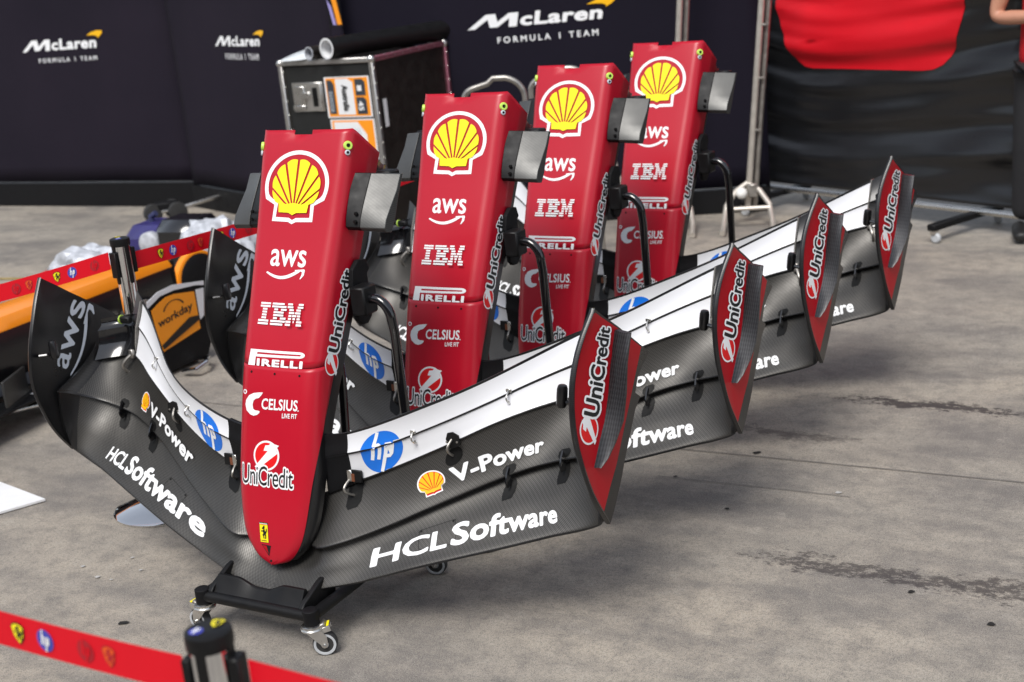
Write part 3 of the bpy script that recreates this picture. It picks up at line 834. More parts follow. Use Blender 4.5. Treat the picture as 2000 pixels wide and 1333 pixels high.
    for sd in (1, -1):
        decal('side_lettering', root, m_unicredit_h(.085), nose_pt, D['side'], side=sd, div=(16, 3), off=.0012)
    def tri(): return poly('print_black', [(0, 1), (1, 1), (.75, 0)])+poly('red_gloss', [(.10, .93), (.55, .93), (.72, .2)])
    decal('intake_slot', root, tri(), nose_pt, [[-0.032, 0.231], [0.003, 0.231], [0.003, 0.200], [-0.032, 0.200]], div=(2, 2), off=.0005)
    # ---- aerofoils
    white_u0, white_u1 = .207, .785
    for sd in (1, -1):
        bs = [0, .01, .025, .06, .12, .2, .3, .4, .5, .6, .7, .8, .9, 1]
        us = lin(0, .80, 41)+lin(.81, .995, 20)
        elem_mesh('main_plane', 'main', sd, root, us, bs, lambda u, b: 0 if (u < .935 and b > .02) else 1, ['carbon', 'carbon_dark'])
        us = lin(.0, .80, 42)+lin(.81, .995, 20)
        elem_mesh('lower_flap', 'flap_a', sd, root, us, bs, lambda u, b: 1 if (b < .03 or u > .935) else 0, ['carbon', 'carbon_dark'])
        us = lin(.13, .205, 6)+[.207]+lin(.22, .77, 34)+[.785, .80, .82, .84]
        bw = [0, .01, .025, .06, .085, .2, .3, .4, .5, .6, .7, .8, .9, .965, 1]
        wf = lambda u, b: 0 if (.207 < u < .785 and .085 < b) else 1
        elem_mesh('middle_flap', 'flap_b', sd, root, us, bw, wf, ['white_paint', 'carbon_dark'])
        wf2 = lambda u, b: 0 if (.207 < u < .785 and .085 < b < .9) else 1
        elem_mesh('upper_flap', 'flap_c', sd, root, us, bw[:-2]+[1], wf2, ['white_paint', 'carbon_dark'])
        decal('round_emblem', root, m_hp(), white_pt, D['hp'], side=sd, div=(10, 12), keep=lambda a, b: not (1 <= b < 1.085) and b > .085 and b < 1.9)
        vl = place(m_scallop(True), 0, -.06, .185, 1.06)
        vl += text('V-Power', 'print_white', (.225, .06, 1, .84), .038, 1.03)
        fa = lambda a, b: wing_pt('flap_a', a, b)
        fm = lambda a, b: wing_pt('main', a, b)
        decal('fuel_lettering', root, vl, fa, D['vpower'], side=sd, div=(18, 6))
        hl = text('HCL', 'print_white', (0, .02, .284, .86), .024, .96)+text('Software', 'print_white', (.300, -.0, 1.0, 1.0), .034, 1.03)
        decal('software_lettering', root, hl, fm, D['hcl'], side=sd, div=(20, 6), off=.0010)
        # access panel: a thin cover plate with a groove round it and four screws
        pl = poly('black_edge', rect(0, 0, 1, 1), rect(.012, .018, .988, .982))
        for x, y in ((.06, .08), (.94, .08), (.06, .92), (.94, .92)): pl += poly('black_edge', ell(x, y, .03, .045, 14))
        decal('access_panel', root, pl, fm, D['panel'], side=sd, div=(6, 6), off=.0006)
        # slot fins
        for (u, b) in ((.632, .02), (.779, .02)):
            p = wing_pt('flap_a', u, .03); q = wing_pt('main', u, .86); mid = (p+q)/2
            m = MB(); c = W3(u, p[1]+.004, p[2]-.008, sd)
            prof = [(-.030, .016), (-.012, .024), (.010, .016), (.026, .004), (.010, -.006), (-.026, -.004)]   # (w, v)
            rings = []
            for du in (-.0022, .0022): rings.append([W3(u+du, p[1]-.004+b_, p[2]-.004+a_, sd) for a_, b_ in prof])
            m.loft(rings, 'black_gloss'); m.build('slot_fin', root)
            pad = poly('black_edge', [(.15, 0), (.85, 0), (1, .3), (1, .7), (.8, 1), (.2, 1), (0, .7), (0, .3)])
            decal('fin_pad', root, pad, fa, [[u-.017, .20], [u+.017, .20], [u+.017, .04], [u-.017, .04]], side=sd, div=(2, 2), off=.0012)
            decal('fin_pad', root, pad, fm, [[u-.017, .93], [u+.017, .93], [u+.017, .72], [u-.017, .72]], side=sd, div=(2, 2), off=.0012)
        # flap hooks: small bent steel links bridging the slot between the white flaps
        for u in (.395, .622):
            p = wing_pt('flap_c', u, .10); q = wing_pt('flap_b', u, .72); m = MB()
            a = W3(u, p[1]+.001, p[2]+.004, sd); e_ = W3(u+.004, q[1]+.002, q[2]-.004, sd); path = []
            for i in range(9):
                t = i/8; c = a.lerp(e_, t); c.y -= .016*math.sin(PI*t); path.append(c)
            m.tube(path, .0024, 'steel', 8); m.box(a, (.016, .004, .010), 'steel', bev=.2); m.tube([e_, e_+Vector((.0, -.006, .010))], .0024, 'steel', 8)
            m.build('flap_link', root)
        # hexagonal bracket with curved link on the lower flap
        u = .489; p = wing_pt('flap_b', u, .22); q = wing_pt('flap_a', u, .80); m = MB()
        c = W3(u, p[1]+.003, p[2], sd); hexo = [(-.024, -.018), (-.012, .016), (.004, .020), (.022, .012), (.026, -.014), (.0, -.026)]
        m.prism([(x*sd, y) for x, y in hexo], .004, 'black_plastic', Matrix.Translation(c)@Matrix.Rotation(PI/2, 4, 'X')@Matrix.Rotation(.0, 4, 'X'))
        for dx, dz in ((-.015, -.008), (.017, -.006)): m.lathe([(.003, 0), (.003, .002), (.0015, .0025)], 'steel_dull', 8, Matrix.Translation(c+Vector((dx*sd, -.004, dz)))@Matrix.Rotation(PI/2, 4, 'X'))
        e_ = W3(u-.004, q[1]+.004, q[2]-.004, sd); path = []
        for i in range(11):
            t = i/10; k = c.lerp(e_, t); k.y -= .020*math.sin(PI*t); k.x -= sd*.004*math.sin(PI*t); path.append(k)
        m.tube(path, .0036, 'steel_dull', 8); m.build('hinge_bracket', root)
        decal('bracket_pad', root, poly('black_edge', ell(.5, .5, .5)), fa, [[u-.024, .90], [u+.020, .90], [u+.020, .62], [u-.024, .62]], side=sd, div=(2, 2), off=.001)
        # inner bracket near the nose, partly rusted, with its D ring
        u = .222; p = wing_pt('flap_b', u, .06); q = wing_pt('flap_a', u, .86); m = MB(); c = W3(u, p[1]+.006, p[2]+.012, sd)
        m.box(c+Vector((sd*.002, 0, .004)), (.034, .008, .034), 'black_plastic', bev=.15); m.box(c+Vector((-sd*.020, -.001, .004)), (.016, .010, .034), 'steel', bev=.2)
        m.box(c+Vector((-sd*.008, -.0045, .0)), (.010, .002, .022), 'rust', bev=.1)
        e_ = W3(u-.012, q[1]+.004, q[2]-.016, sd); a = c+Vector((-sd*.022, -.004, -.008)); path = []
        for i in range(13):
            t = i/12; k = a.lerp(e_, t); k.y -= .026*math.sin(PI*t); k.x -= sd*.008*math.sin(PI*t); path.append(k)
        m.tube(path, .0038, 'steel_dull', 8); m.build('flap_bracket', root)
        decal('bracket_pad', root, poly('black_edge', [(.2, 0), (.8, 0), (1, .2), (1, 1), (0, 1), (0, .2)]), fa, [[u-.032, .99], [u+.012, .99], [u+.012, .60], [u-.032, .60]], side=sd, div=(3, 3), off=.001)
        # ribbed root cover between nose and white flaps
        for el, nm in (('flap_b', 'root_cover'), ('flap_c', 'root_cover')):
            m = MB()
            ring0 = []; rings = []
            for u in lin(.128, .206, 14):
                rg = []
                for b in lin(0, 1, 7):
                    p = wing_pt(el, u, b); rg.append(W3(u, p[1]+.004+(.0010 if int(round(u*500)) % 2 else 0), p[2], sd))
                for b in lin(1, 0, 7):
                    p = wing_pt(el, u, b); rg.append(W3(u, p[1]-.012, p[2], sd))
                rings.append(rg)
            m.loft(rings, 'black_matt'); m.build(nm, root)
        # ---- endplate
        rear = [(.35, .150), (.363, .140), (.39, .123), (.489, .066), (.60, -.010), (.622, -.040), (.626, -.043), (.643, -.015), (.68, -.035), (.697, -.057), (.722, -.104), (.726, -.106), (.745, -.082), (.91, .183)]
        ws = sorted(set([round(x, 4) for x in [r[0] for r in rear]+lin(.37, .90, 26)+[.3925, .3935, .8955, .8965, .905]]))
        def rv(w):
            for (a, x), (b, y) in zip(rear[:-1], rear[1:]):
                if a <= w <= b: return x+(y-x)*(w-a)/(b-a)
            return rear[-1][1]
        def redv(w):
            if w <= .752: return .184+(-.064-.184)*(w-.392)/(.752-.392)
            return -.064+(.172-.064*-1)*0+(w-.752)/(.895-.752)*(.170+.064)
        V = []; F = []; M = []; K = 12
        for w in ws:
            e = spl(EP, max(.35, min(.9, w))); ve = float(e[1]) if w <= .9 else .19-(w-.9)*.6
            vr_ = min(rv(w), ve-.0005); a = ve-.012; b = max(vr_+.004, redv(w)) if .393 < w < .896 else a-.0002
            b = min(b, a-.0002) if a-.0002 > vr_ else (vr_+ve)/2; a = max(a, b+.0001); a = min(a, ve-.0001)
            vs2 = [ve, ve-.004, a]+[a+(b-a)*k/4 for k in (1, 2, 3)]+[b, vr_]
            u0 = float(spl(EP, max(.35, min(.9, w)))[0])
            ring = [(plate_u(v, w)+(.003 if i == 1 else (-.003 if i == 0 else 0)), v) for i, v in enumerate(vs2)]
            ring += [(plate_u(v, w, False)-(.003 if i == len(vs2)-2 else 0)+(.003 if i == len(vs2)-1 else 0), v) for i, v in enumerate(vs2[::-1])]
            K = len(ring)
            for u, v in ring: V.append(W3(u, v, w, sd))
        nv = 8
        for i in range(len(ws)-1):
            wm = (ws[i]+ws[i+1])/2
            for j in range(K):
                f = (i*K+j, i*K+(j+1) % K, (i+1)*K+(j+1) % K, (i+1)*K+j)
                F.append(f if sd > 0 else f[::-1]); M.append(0 if (2 <= j <= 5 and .392 < wm < .897) else 1)
        M += [1, 1]; F.append(tuple(range(K))[::-1] if sd > 0 else tuple(range(K))); F.append(tuple((len(ws)-1)*K+j for j in range(K))[::sd])
        mesh_obj('endplate', V, F, ['red_gloss', 'carbon_dark'], M, root, uvs=[(-p[1], p[2]) for p in V])
        decal('endplate_lettering', root, m_unicredit_h(.085), plate_pt, D['ep'], side=sd if sd > 0 else 1, div=(10, 3), off=.001, flip=True) if sd > 0 else None
        # carbon blade standing off the outer face
        tr = [(.832, .083, .086), (.80, .096, .100), (.762, .110, .116), (.687, .134, .130), (.626, .160, .150), (.575, .190, .170), (.54, .208, .190), (.520, .218, .205)]
        rings = []
        for i, (w, v, v2) in enumerate(tr):
            L_ = .044 if i < 5 else .044-.010*(i-4)
            uo = plate_u(v, w); rings.append([W3(uo-.002, v+.002, w, sd), W3(uo+L_*.6, v2+.006, w-.003, sd), W3(uo+L_, v2+.004, w-.004, sd), W3(uo+L_, v2-.004, w-.004, sd), W3(uo+L_*.5, v2-.010, w-.002, sd), W3(uo-.002, v-.012, w, sd)])
        m = MB(); m.loft(rings, 'carbon_blade'); o = m.build('endplate_blade', root)
        ul = o.data.uv_layers.new(name='UVMap')
        for p in o.data.polygons:
            for li in p.loop_indices: c = o.data.vertices[o.data.loops[li].vertex_index].co; ul.data[li].uv = (c.x, c.z)
        aw = [D['awsL'][i] for i in (1, 0, 3, 2)]
        if sd < 0: decal('endplate_lettering', root, m_aws('print_grey'), plate_in_pt, aw, side=-1, div=(8, 6), off=.001)
        else: decal('endplate_lettering', root, m_aws('print_grey'), plate_in_pt, aw, side=1, div=(8, 6), off=.001)
        # tyre temperature sensor: capsule on a short arm
        c = W3(.872, .229, .699, sd); m = MB()
        prof = [(.004, -.030), (.010, -.029), (.0135, -.022), (.014, 0), (.0135, .018), (.011, .026), (.008, .028)]
        m.lathe(prof, 'carbon_dark', 14, Matrix.Translation(c)@Matrix.Rotation(sd*.12, 4, 'Y'))
        o = m.build('sensor_capsule', root)
        m = MB(); m.tube([c+Vector((sd*.008, 0, -.014)), c+Vector((sd*.030, .0, -.020)), W3(.922, .245, .678, sd)], .006, 'black_gloss', 8); m.build('sensor_arm', root)
        # corner pieces between flap tips and endplate
        for el, w_, nm in (('flap_b', 0, 'corner_vane'), ('flap_c', 1, 'corner_vane')):
            rings = []
            for t in lin(0, 1, 9):
                u = .80+.118*t; rg = []
                lo_ = wing_pt(el, .80, .02); hi_ = wing_pt(el, .80, .98 if el == 'flap_b' else .45)
                for b in lin(0, 1, 6):
                    p = lo_+(hi_-lo_)*b; rg.append(W3(u, p[1]+.055*t*t-.012*math.sin(PI*t)-.012*math.sin(PI*b), p[2]-.010*t, sd))
                rg += [q+Vector((0, .006, 0)) for q in rg[::-1]]
                rings.append(rg)
            m = MB(); m.loft(rings, 'black_gloss'); m.build(nm, root)
        # clear end plates of the flap stack
        pts = [(wing_pt('flap_b', .79, 0), -.004), (wing_pt('flap_b', .79, .5), .010), (wing_pt('flap_b', .79, 1), .014), (wing_pt('flap_c', .79, .5), .014), (wing_pt('flap_c', .79, 1), .010)]
        fr = [(p[1]+d, p[2]) for p, d in pts]; bk = [(p[1]-.018, p[2]) for p, d in pts[::-1]]
        rings = [[W3(.787+du, a, b, sd) for a, b in fr+bk] for du in (0, .004)]
        m = MB(); m.loft(rings, 'clear_film'); m.build('flap_end_plate', root)
        p = wing_pt('flap_b', .80, .10); m = MB(); c = W3(.80, p[1]+.010, p[2], sd)
        m.box(c, (.018, .014, .030), 'steel_dull', bev=.2); q = W3(.815, p[1]+.015, p[2]-.062, sd); path = []
        for i in range(11):
            t = i/10; k = c.lerp(q, t); k.y -= .022*math.sin(PI*t); k.x += sd*.012*math.sin(PI*t); path.append(k)
        m.tube(path, .005, 'steel_dull', 8); m.build('tip_hook', root)
        p = wing_pt('flap_c', .82, .3); c = W3(.835, p[1]+.03, p[2]-.01, sd); m = MB()
        m.box(c, (.040, .022, .022), 'black_plastic', bev=.2); m.lathe([(.012, -.004), (.014, 0), (.012, .006)], 'black_plastic', 14, Matrix.Translation(c+Vector((sd*.026, 0, 0)))@Matrix.Rotation(PI/2, 4, 'Y'))
        m.lathe([(.0148, .001), (.0148, .004)], 'pin_green', 14, Matrix.Translation(c+Vector((sd*.022, 0, 0)))@Matrix.Rotation(PI/2, 4, 'Y')); m.build('adjuster_plug', root)
        # ---- camera pods near the top
        sec_o = [(-.064, 1.196), (-.052, 1.196), (-.028, 1.155), (.008, 1.115), (.034, 1.085), (.044, 1.062), (.036, 1.050), (.014, 1.047), (-.006, 1.075), (-.030, 1.13)]
        sec_i = [(-.010, 1.205), (.006, 1.207), (.034, 1.165), (.052, 1.125), (.064, 1.092), (.068, 1.068), (.058, 1.058), (.034, 1.056), (.012, 1.085), (-.006, 1.14)]
        def pod(name, t0, t1, mat, grow=0.):
            rings = []
            for t in lin(t0, t1, 5):
                rings.append([W3(.150+(.264-.150)*t, a*(1-t)+c_*t+grow, b*(1-t)+d_*t, sd) for (a, b), (c_, d_) in zip(sec_i, sec_o)])
            m = MB(); m.loft(rings, mat); o = m.build(name, root, bevel=.0015)
            ul = o.data.uv_layers.new(name='UVMap')
            for p in o.data.polygons:
                for li in p.loop_indices: c = o.data.vertices[o.data.loops[li].vertex_index].co; ul.data[li].uv = (c.x, c.z)
            return o
        pod('pod_root', .0, .36, 'black_plastic', -.003); pod('camera_pod', .37, 1., 'carbon_grey')
        for w_ in (1.103, 1.082):
            p = W3(.180, .062 if w_ < 1.1 else .055, w_, sd); m = MB(); m.lathe([(.005, -.004), (.005, .0015), (.003, .002)], 'black_edge', 12, Matrix.Translation(p)@Matrix.Rotation(PI/2, 4, 'X')); m.build('screw', root)
        m = MB(); m.box(W3(.205, -.075, 1.195, sd), (.05, .05, .018), 'black_plastic', Matrix.Identity(4), .25); m.build('pod_mount', root)
    # centre keel plate under the nose tip
    m = MB(); m.prism([(-.05, 0), (.05, 0), (.035, .085), (-.035, .085)], .002, 'carbon', None)
    return root
wing_desc = [
 ('nearest and largest of the four red noses with black and white front wing', ),
 ('second red nose and front wing of the row, directly behind the nearest one', ),
 ('third red nose and front wing of the row, between the second and the farthest', ),
 ('farthest and smallest red nose and front wing, in front of the pale steel stand', )]
proto = build_wing(); index_children()
wings = []
for k in range(4):
    w = proto if k == 0 else copy_tree(proto)
    wings.append(w)
for k, w in enumerate(wings):
    loc, R4 = wing_frame(k); w.location = loc; w.rotation_euler = R4.to_euler()
    tag(w, wing_desc[k][0], 'front wing', 'racing car noses with front wings in a row')

# ------------------------------------------------------------------ wheeled stands under the wings
def caster(parent, x, y, ang, brake=True):
    c = empty('caster', (x, y, 0), (0, 0, ang)); c.parent = parent
    m = MB()
    m.lathe([(.022, .074), (.031, .077), (.032, .081), (.030, .084), (.024, .085)], 'zinc', 26)
    m.lathe([(.028, .084), (.0285, .090), (.024, .092)], 'steel', 26)
    for s in (-1, 1):
        m.loft([[Vector((xx, s*yy, zz)) for yy in (.0155, .018)] + [Vector((xx+dx, s*yy, zz)) for yy in (.018, .0155)] for xx, zz, dx in ((-.020, .079, .042), (-.004, .060, .040), (.018, .036, .020), (.022, .027, .012))], 'zinc')
        m.lathe([(.006, 0), (.006, .004), (.003, .006)], 'steel', 10, Matrix.Translation((.028, s*.018, .033))@Matrix.Rotation(-s*PI/2, 4, 'X'))
    fk = m.build('caster_fork', parent)
    fk.location = (x, y, 0); fk.rotation_euler = (0, 0, ang)
    m = MB(); Rx = Matrix.Translation((.028, 0, .033))@Matrix.Rotation(PI/2, 4, 'X')
    m.lathe([(.024, -.0115), (.0315, -.0115), (.0335, -.006), (.0335, .006), (.0315, .0115), (.024, .0115)], 'rubber', 28, Rx)
    t = m.build('wheel', fk)
    m = MB(); m.lathe([(.004, -.0122), (.010, -.0122), (.012, -.009), (.021, -.0085), (.024, -.0128), (.0300, -.0128), (.0300, .0128), (.024, .0128), (.021, .0085), (.012, .009), (.010, .0122), (.004, .0122)], 'wheel_grey', 28, Rx)
    m.build('wheel_rim', fk)
    if brake:
        m = MB(); m.box((.045, 0, .066), (.050, .026, .004), 'zinc', Matrix.Rotation(-.25, 4, 'Y')@Matrix.Translation((-.004, 0, .006)), .2)
        m.box((.045, .013, .060), (.050, .003, .016), 'zinc', Matrix.Rotation(-.25, 4, 'Y')@Matrix.Translation((-.004, 0, .006)), .2)
        m.box((.045, -.013, .060), (.050, .003, .016), 'zinc', Matrix.Rotation(-.25, 4, 'Y')@Matrix.Translation((-.004, 0, .006)), .2)
        m.box((.080, 0, .064), (.022, .030, .012), 'steel_dull', Matrix.Rotation(-.45, 4, 'Y')@Matrix.Translation((-.020, 0, .004)), .2)
        m.box((.066, 0, .070), (.007, .028, .002), 'print_yellow', Matrix.Rotation(-.25, 4, 'Y')@Matrix.Translation((-.004, 0, .006)), .2)
        m.build('brake_pedal', fk)
    bpy.data.objects.remove(c)
    return fk
def build_stand():
    root = empty('wheeled_stand')
    yf, yb, xf, xb, zb = -.429, .085, .188, .215, .112
    m = MB(); m.tube([(-xf, yf, zb), (xf, yf, zb)], .0155, 'black_plastic', 16); m.build('front_bar', root)
    for s in (-1, 1):
        m = MB(); m.lathe([(.0215, .088), (.0215, .132), (.019, .134), (.0135, .1345)], 'black_matt', 22, Matrix.Translation((s*xf, yf, 0))); m.build('corner_post', root)
        m = MB(); m.tube([(s*xf, yf+.015, zb), (s*(xf-.01), -.12, zb-.004), (s*xb, yb, zb-.004)], .0165, 'black_plastic', 14); m.build('side_rail', root)
        m = MB(); m.lathe([(.0205, .088), (.0205, .120), (.018, .122)], 'black_matt', 20, Matrix.Translation((s*xb, yb, 0))); m.build('corner_post', root)
        # bent arm that holds the nose, with its padded clamp
        path = [(s*.190, -.012, .872), (s*.215, -.012, .872)]
        for i in range(1, 9):
            a = PI/2*i/8; path.append((s*(.215+.050*math.sin(a)), -.012+.0*i, .872-.062*(1-math.cos(a))))
        path += [(s*.266, -.008, .78), (s*.264, .0, .55), (s*.256, .018, .30), (s*.240, .05, .15), (s*.222, yb-.01, zb)]
        if s < 0: path = [(-.06, .21, .90), (-.085, .205, .89), (-.10, .20, .84), (-.10, .20, .55), (-.10, .17, .25), (-.10, yb, zb)]
        m = MB(); m.tube(path, .0140, 'black_gloss', 16); m.build('support_arm', root)
        if s < 0: continue
        m = MB(); m.box((s*.180, -.012, .868), (.048, .062, .080), 'black_plastic', bev=.10); m.build('clamp_block', root)
        m = MB()
        pts = [(-.062, -.060), (-.070, .050), (-.060, .085), (-.030, .105), (.004, .100), (.016, .070), (.004, .060), (.002, -.062), (-.02, -.078), (-.045, -.076)]
        m.prism([(a, b) for a, b in pts], .014, 'black_matt', Matrix.Translation((s*.155-.007, .040, .868))@Matrix(((0, 0, 1, 0), (1, 0, 0, 0), (0, 1, 0, 0), (0, 0, 0, 1))))
        m.build('clamp_pad', root, bevel=.002)
    m = MB(); m.tube([(-xb, yb, zb-.004), (xb, yb, zb-.004)], .0155, 'black_plastic', 14); m.build('rear_bar', root)
    m = MB(); m.box((0, -.20, .100), (.36, .05, .020), 'black_plastic'); m.box((0, -.05, .100), (.36, .04, .020), 'black_plastic'); m.build('cross_brace', root)
    # moulded tray with a dip in the middle
    rings = []
    for i in range(29):
        u = -.150+.300*i/28; a = abs(u)
        dip = .024*smooth01((a-.015)/.070)
        rings.append([(u, -.424, .098), (u, -.424, .120+dip*.25), (u, -.418, .124+dip*.3), (u, -.400, .143+dip*.8), (u, -.396, .146+dip*.9), (u, -.388, .146+dip*.9), (u, -.384, .140+dip*.8), (u, -.380, .098)])
    m = MB(); m.loft(rings, 'black_plastic'); m.build('moulded_tray', root)
    for s in (-1, 1):
        m = MB(); prof = [(-.432, .098), (-.432, .130), (-.420, .142), (-.345, .172), (-.312, .178), (-.302, .172), (-.302, .150), (-.285, .130), (-.285, .098)]
        m.prism(prof, .016, 'black_plastic', Matrix.Translation((s*.158-.008, 0, 0))@Matrix(((0, 0, 1, 0), (1, 0, 0, 0), (0, 1, 0, 0), (0, 0, 0, 1)))); m.build('tray_cheek', root, bevel=.003)
    caster(root, -xf, yf, PI*.97); caster(root, xf, yf, .55); caster(root, -xb, yb, 2.6, False); caster(root, xb, yb, .25, False)
    return root
sproto = build_stand(); index_children()
stand_desc = ['black wheeled stand with braked casters under the nearest front wing', 'black wheeled stand holding the second nose of the row',
 'black wheeled stand holding the third nose, its bent arm in front of the farthest nose', 'black wheeled stand holding the farthest nose, two bare arms showing before the dark panel']
for k in range(4):
    st = sproto if k == 0 else copy_tree(sproto)
    st.location = (ORG[k][0], ORG[k][1], 0); st.rotation_euler = (0, 0, AZ+DAZ[k]); tag(st, stand_desc[k], 'wheeled stand', 'wheeled stands under the noses')
# ------------------------------------------------------------------ backdrop panels
def frame2(p0, deg):
    """matrix whose X runs along the panel, Y away from the viewer side, Z up"""
    return Matrix.Translation((p0[0], p0[1], 0)) @ Matrix.Rotation(math.radians(deg), 4, 'Z')
def panel(p0, deg, s0, s1, h, mat, label, logo=None, team=None, band=.20, t=.04, face=None):
    root = empty('backdrop_panel', (p0[0], p0[1], 0), (0, 0, math.radians(deg)))
    def ripple(x, z): return .004*math.sin(x*3.1+1.2*math.sin(z*1.7))+.003*math.sin(x*7.3+z*2.)
    xs = lin(s0, s1, 26); zs = lin(band, h, 20); V = []; F = []
    for z in zs:
        for x in xs: V.append((x, ripple(x, z), z))
    n = len(xs)
    for i in range(len(zs)-1):
        for j in range(n-1): F.append((i*n+j, i*n+j+1, (i+1)*n+j+1, (i+1)*n+j))
    o = mesh_obj('fabric_face', V, F, mat, None, root); md = o.modifiers.new('thickness', 'SOLIDIFY'); md.thickness = .012; md.offset = -1
    m = MB(); m.box(((s0+s1)/2, .012, band/2-.004), (s1-s0, .05, band-.012), 'black_matt', bev=.05); m.build('base_board', root)
    for x in (s0+.012, s1-.012): 
        m = MB(); m.box((x, .035, h/2), (.03, .03, h-.004), 'black_matt', bev=.1); m.build('frame_post', root)
    m = MB(); m.box(((s0+s1)/2, .035, h-.02), (s1-s0-.06, .03, .03), 'black_matt', bev=.1); m.build('frame_rail', root)
    for x in (s0+.25, s1-.25):
        m = MB(); m.box((x, .25, .02), (.05, .45, .03), 'black_matt', bev=.1); m.box((x, .24, .35), (.03, .02, .75), 'black_matt', Matrix.Translation((x, .24, .35))@Matrix.Rotation(.45, 4, 'X')@Matrix.Translation((-x, -.24, -.35)), .1); m.build('rear_foot', root)
    def fn(a, b): return np.array([a, -ripple(a, b), b])
    if logo: x, z, w, hh = logo; decal('team_lettering', root, m_mclaren(), fn, [(x, z+hh), (x+w, z+hh), (x+w, z), (x, z)], div=(6, 2), off=.003, step=.0008)
    if team: x, z, w, hh = team; decal('team_subtitle', root, m_team(), fn, [(x, z+hh), (x+w, z+hh), (x+w, z), (x, z)], div=(6, 1), off=.003)
    tag(root, label, 'backdrop panel', 'dark fabric backdrop panels behind the noses'); return root
panel((-3.2, 11.0), -28, -2.6, 1.02, 2.7, 'panel_purple', 'dark purple backdrop panel with team lettering at the far left', (-.485, 1.237, .78, .130), (-.332, 1.146, .602, .034))
panel((-2.31, 10.52), -52, .0, 2.23, 2.7, 'panel_purple', 'purple backdrop panel turned sideways, between the leftmost panel and the black flight case', (.700, 1.215, .655, .105), (.835, 1.124, .475, .042), band=.18)
panel((1.0, 8.47), -10, -1.97, .68, 2.7, 'panel_navy', 'widest dark navy backdrop panel with the largest team lettering, right behind the noses', (-1.102, 1.238, .84, .125), (-.923, 1.143, .620, .038), band=.16)
# strap hanging in the gap between two panels
r = empty('hanging_strap', (-.885, 8.70, 0), (0, 0, math.radians(-20)))
m = MB(); m.box((0, 0, 1.52), (.085, .006, .38), 'black_matt', bev=.1); m.build('strap_backing', r)
m = MB(); m.prism([(-.043, 1.72), (-.012, 1.72), (.042, 1.345), (.012, 1.345)], .003, 'print_orange', Matrix(((1, 0, 0, 0), (0, 0, 1, -.0075), (0, 1, 0, 0), (0, 0, 0, 1)))); m.build('orange_stripe', r)
simple('print_lilac', (.35, .30, .62), .5)
m = MB(); m.prism([(-.043, 1.50), (-.018, 1.46), (.004, 1.345), (-.016, 1.345)], .003, 'print_lilac', Matrix(((1, 0, 0, 0), (0, 0, 1, -.0075), (0, 1, 0, 0), (0, 0, 0, 1)))); m.build('lilac_stripe', r)
m = MB(); m.tube([(0, .0, 1.34), (.002, 0, 1.25), (-.004, .004, 1.12), (.002, 0, .9)], [.04, .042, .038, .030], 'panel_purple', 10, sc=.35); m.build('strap_tail', r)
m = MB(); m.box((0, 0, 1.335), (.09, .014, .02), 'black_plastic'); m.build('buckle', r)
tag(r, 'orange and lilac striped strap hanging in the gap between two backdrop panels', 'strap')

# ------------------------------------------------------------------ black and red fabric banner on a wheeled frame
BP, BDEG = (1.6132, 8.6636), -54.82
simple('banner_black', (.008, .0085, .010), .30, var=.12, scale=60, spec=.6)
simple('banner_red', (.62, .003, .012), .5, var=.05, scale=8, spec=.35)
def wr(x, z):
    """tension folds: near horizontal, fanning towards the edges"""
    e = abs(x-1.0)/1.0
    zz = z + .05*math.sin(x*1.7+.4) - .10*(x-1)**2*(z-.5)
    a = .021+.015*e
    s1 = math.sin(zz*31+1.6*math.sin(x*1.4+.5)+.8*math.sin(x*4.1)); s2 = math.sin(zz*16.3+2.0+1.2*math.sin(x*2.2)+.5*math.sin(x*5.3+1))
    env = .45+.55*math.sin(zz*4.1+x*1.9)**2
    f = (abs(s1)**.75*(1 if s1 > 0 else -1))*a*.45*env+s2*a*.65+math.sin(zz*62+2*math.sin(x*2.7)+x*2)*a*.16*(.3+e)
    sag = -.10*math.exp(-((z-.62)/.14)**2)*math.sin(PI*max(0, min(1, x/2)))*.35
    return f+sag-.02
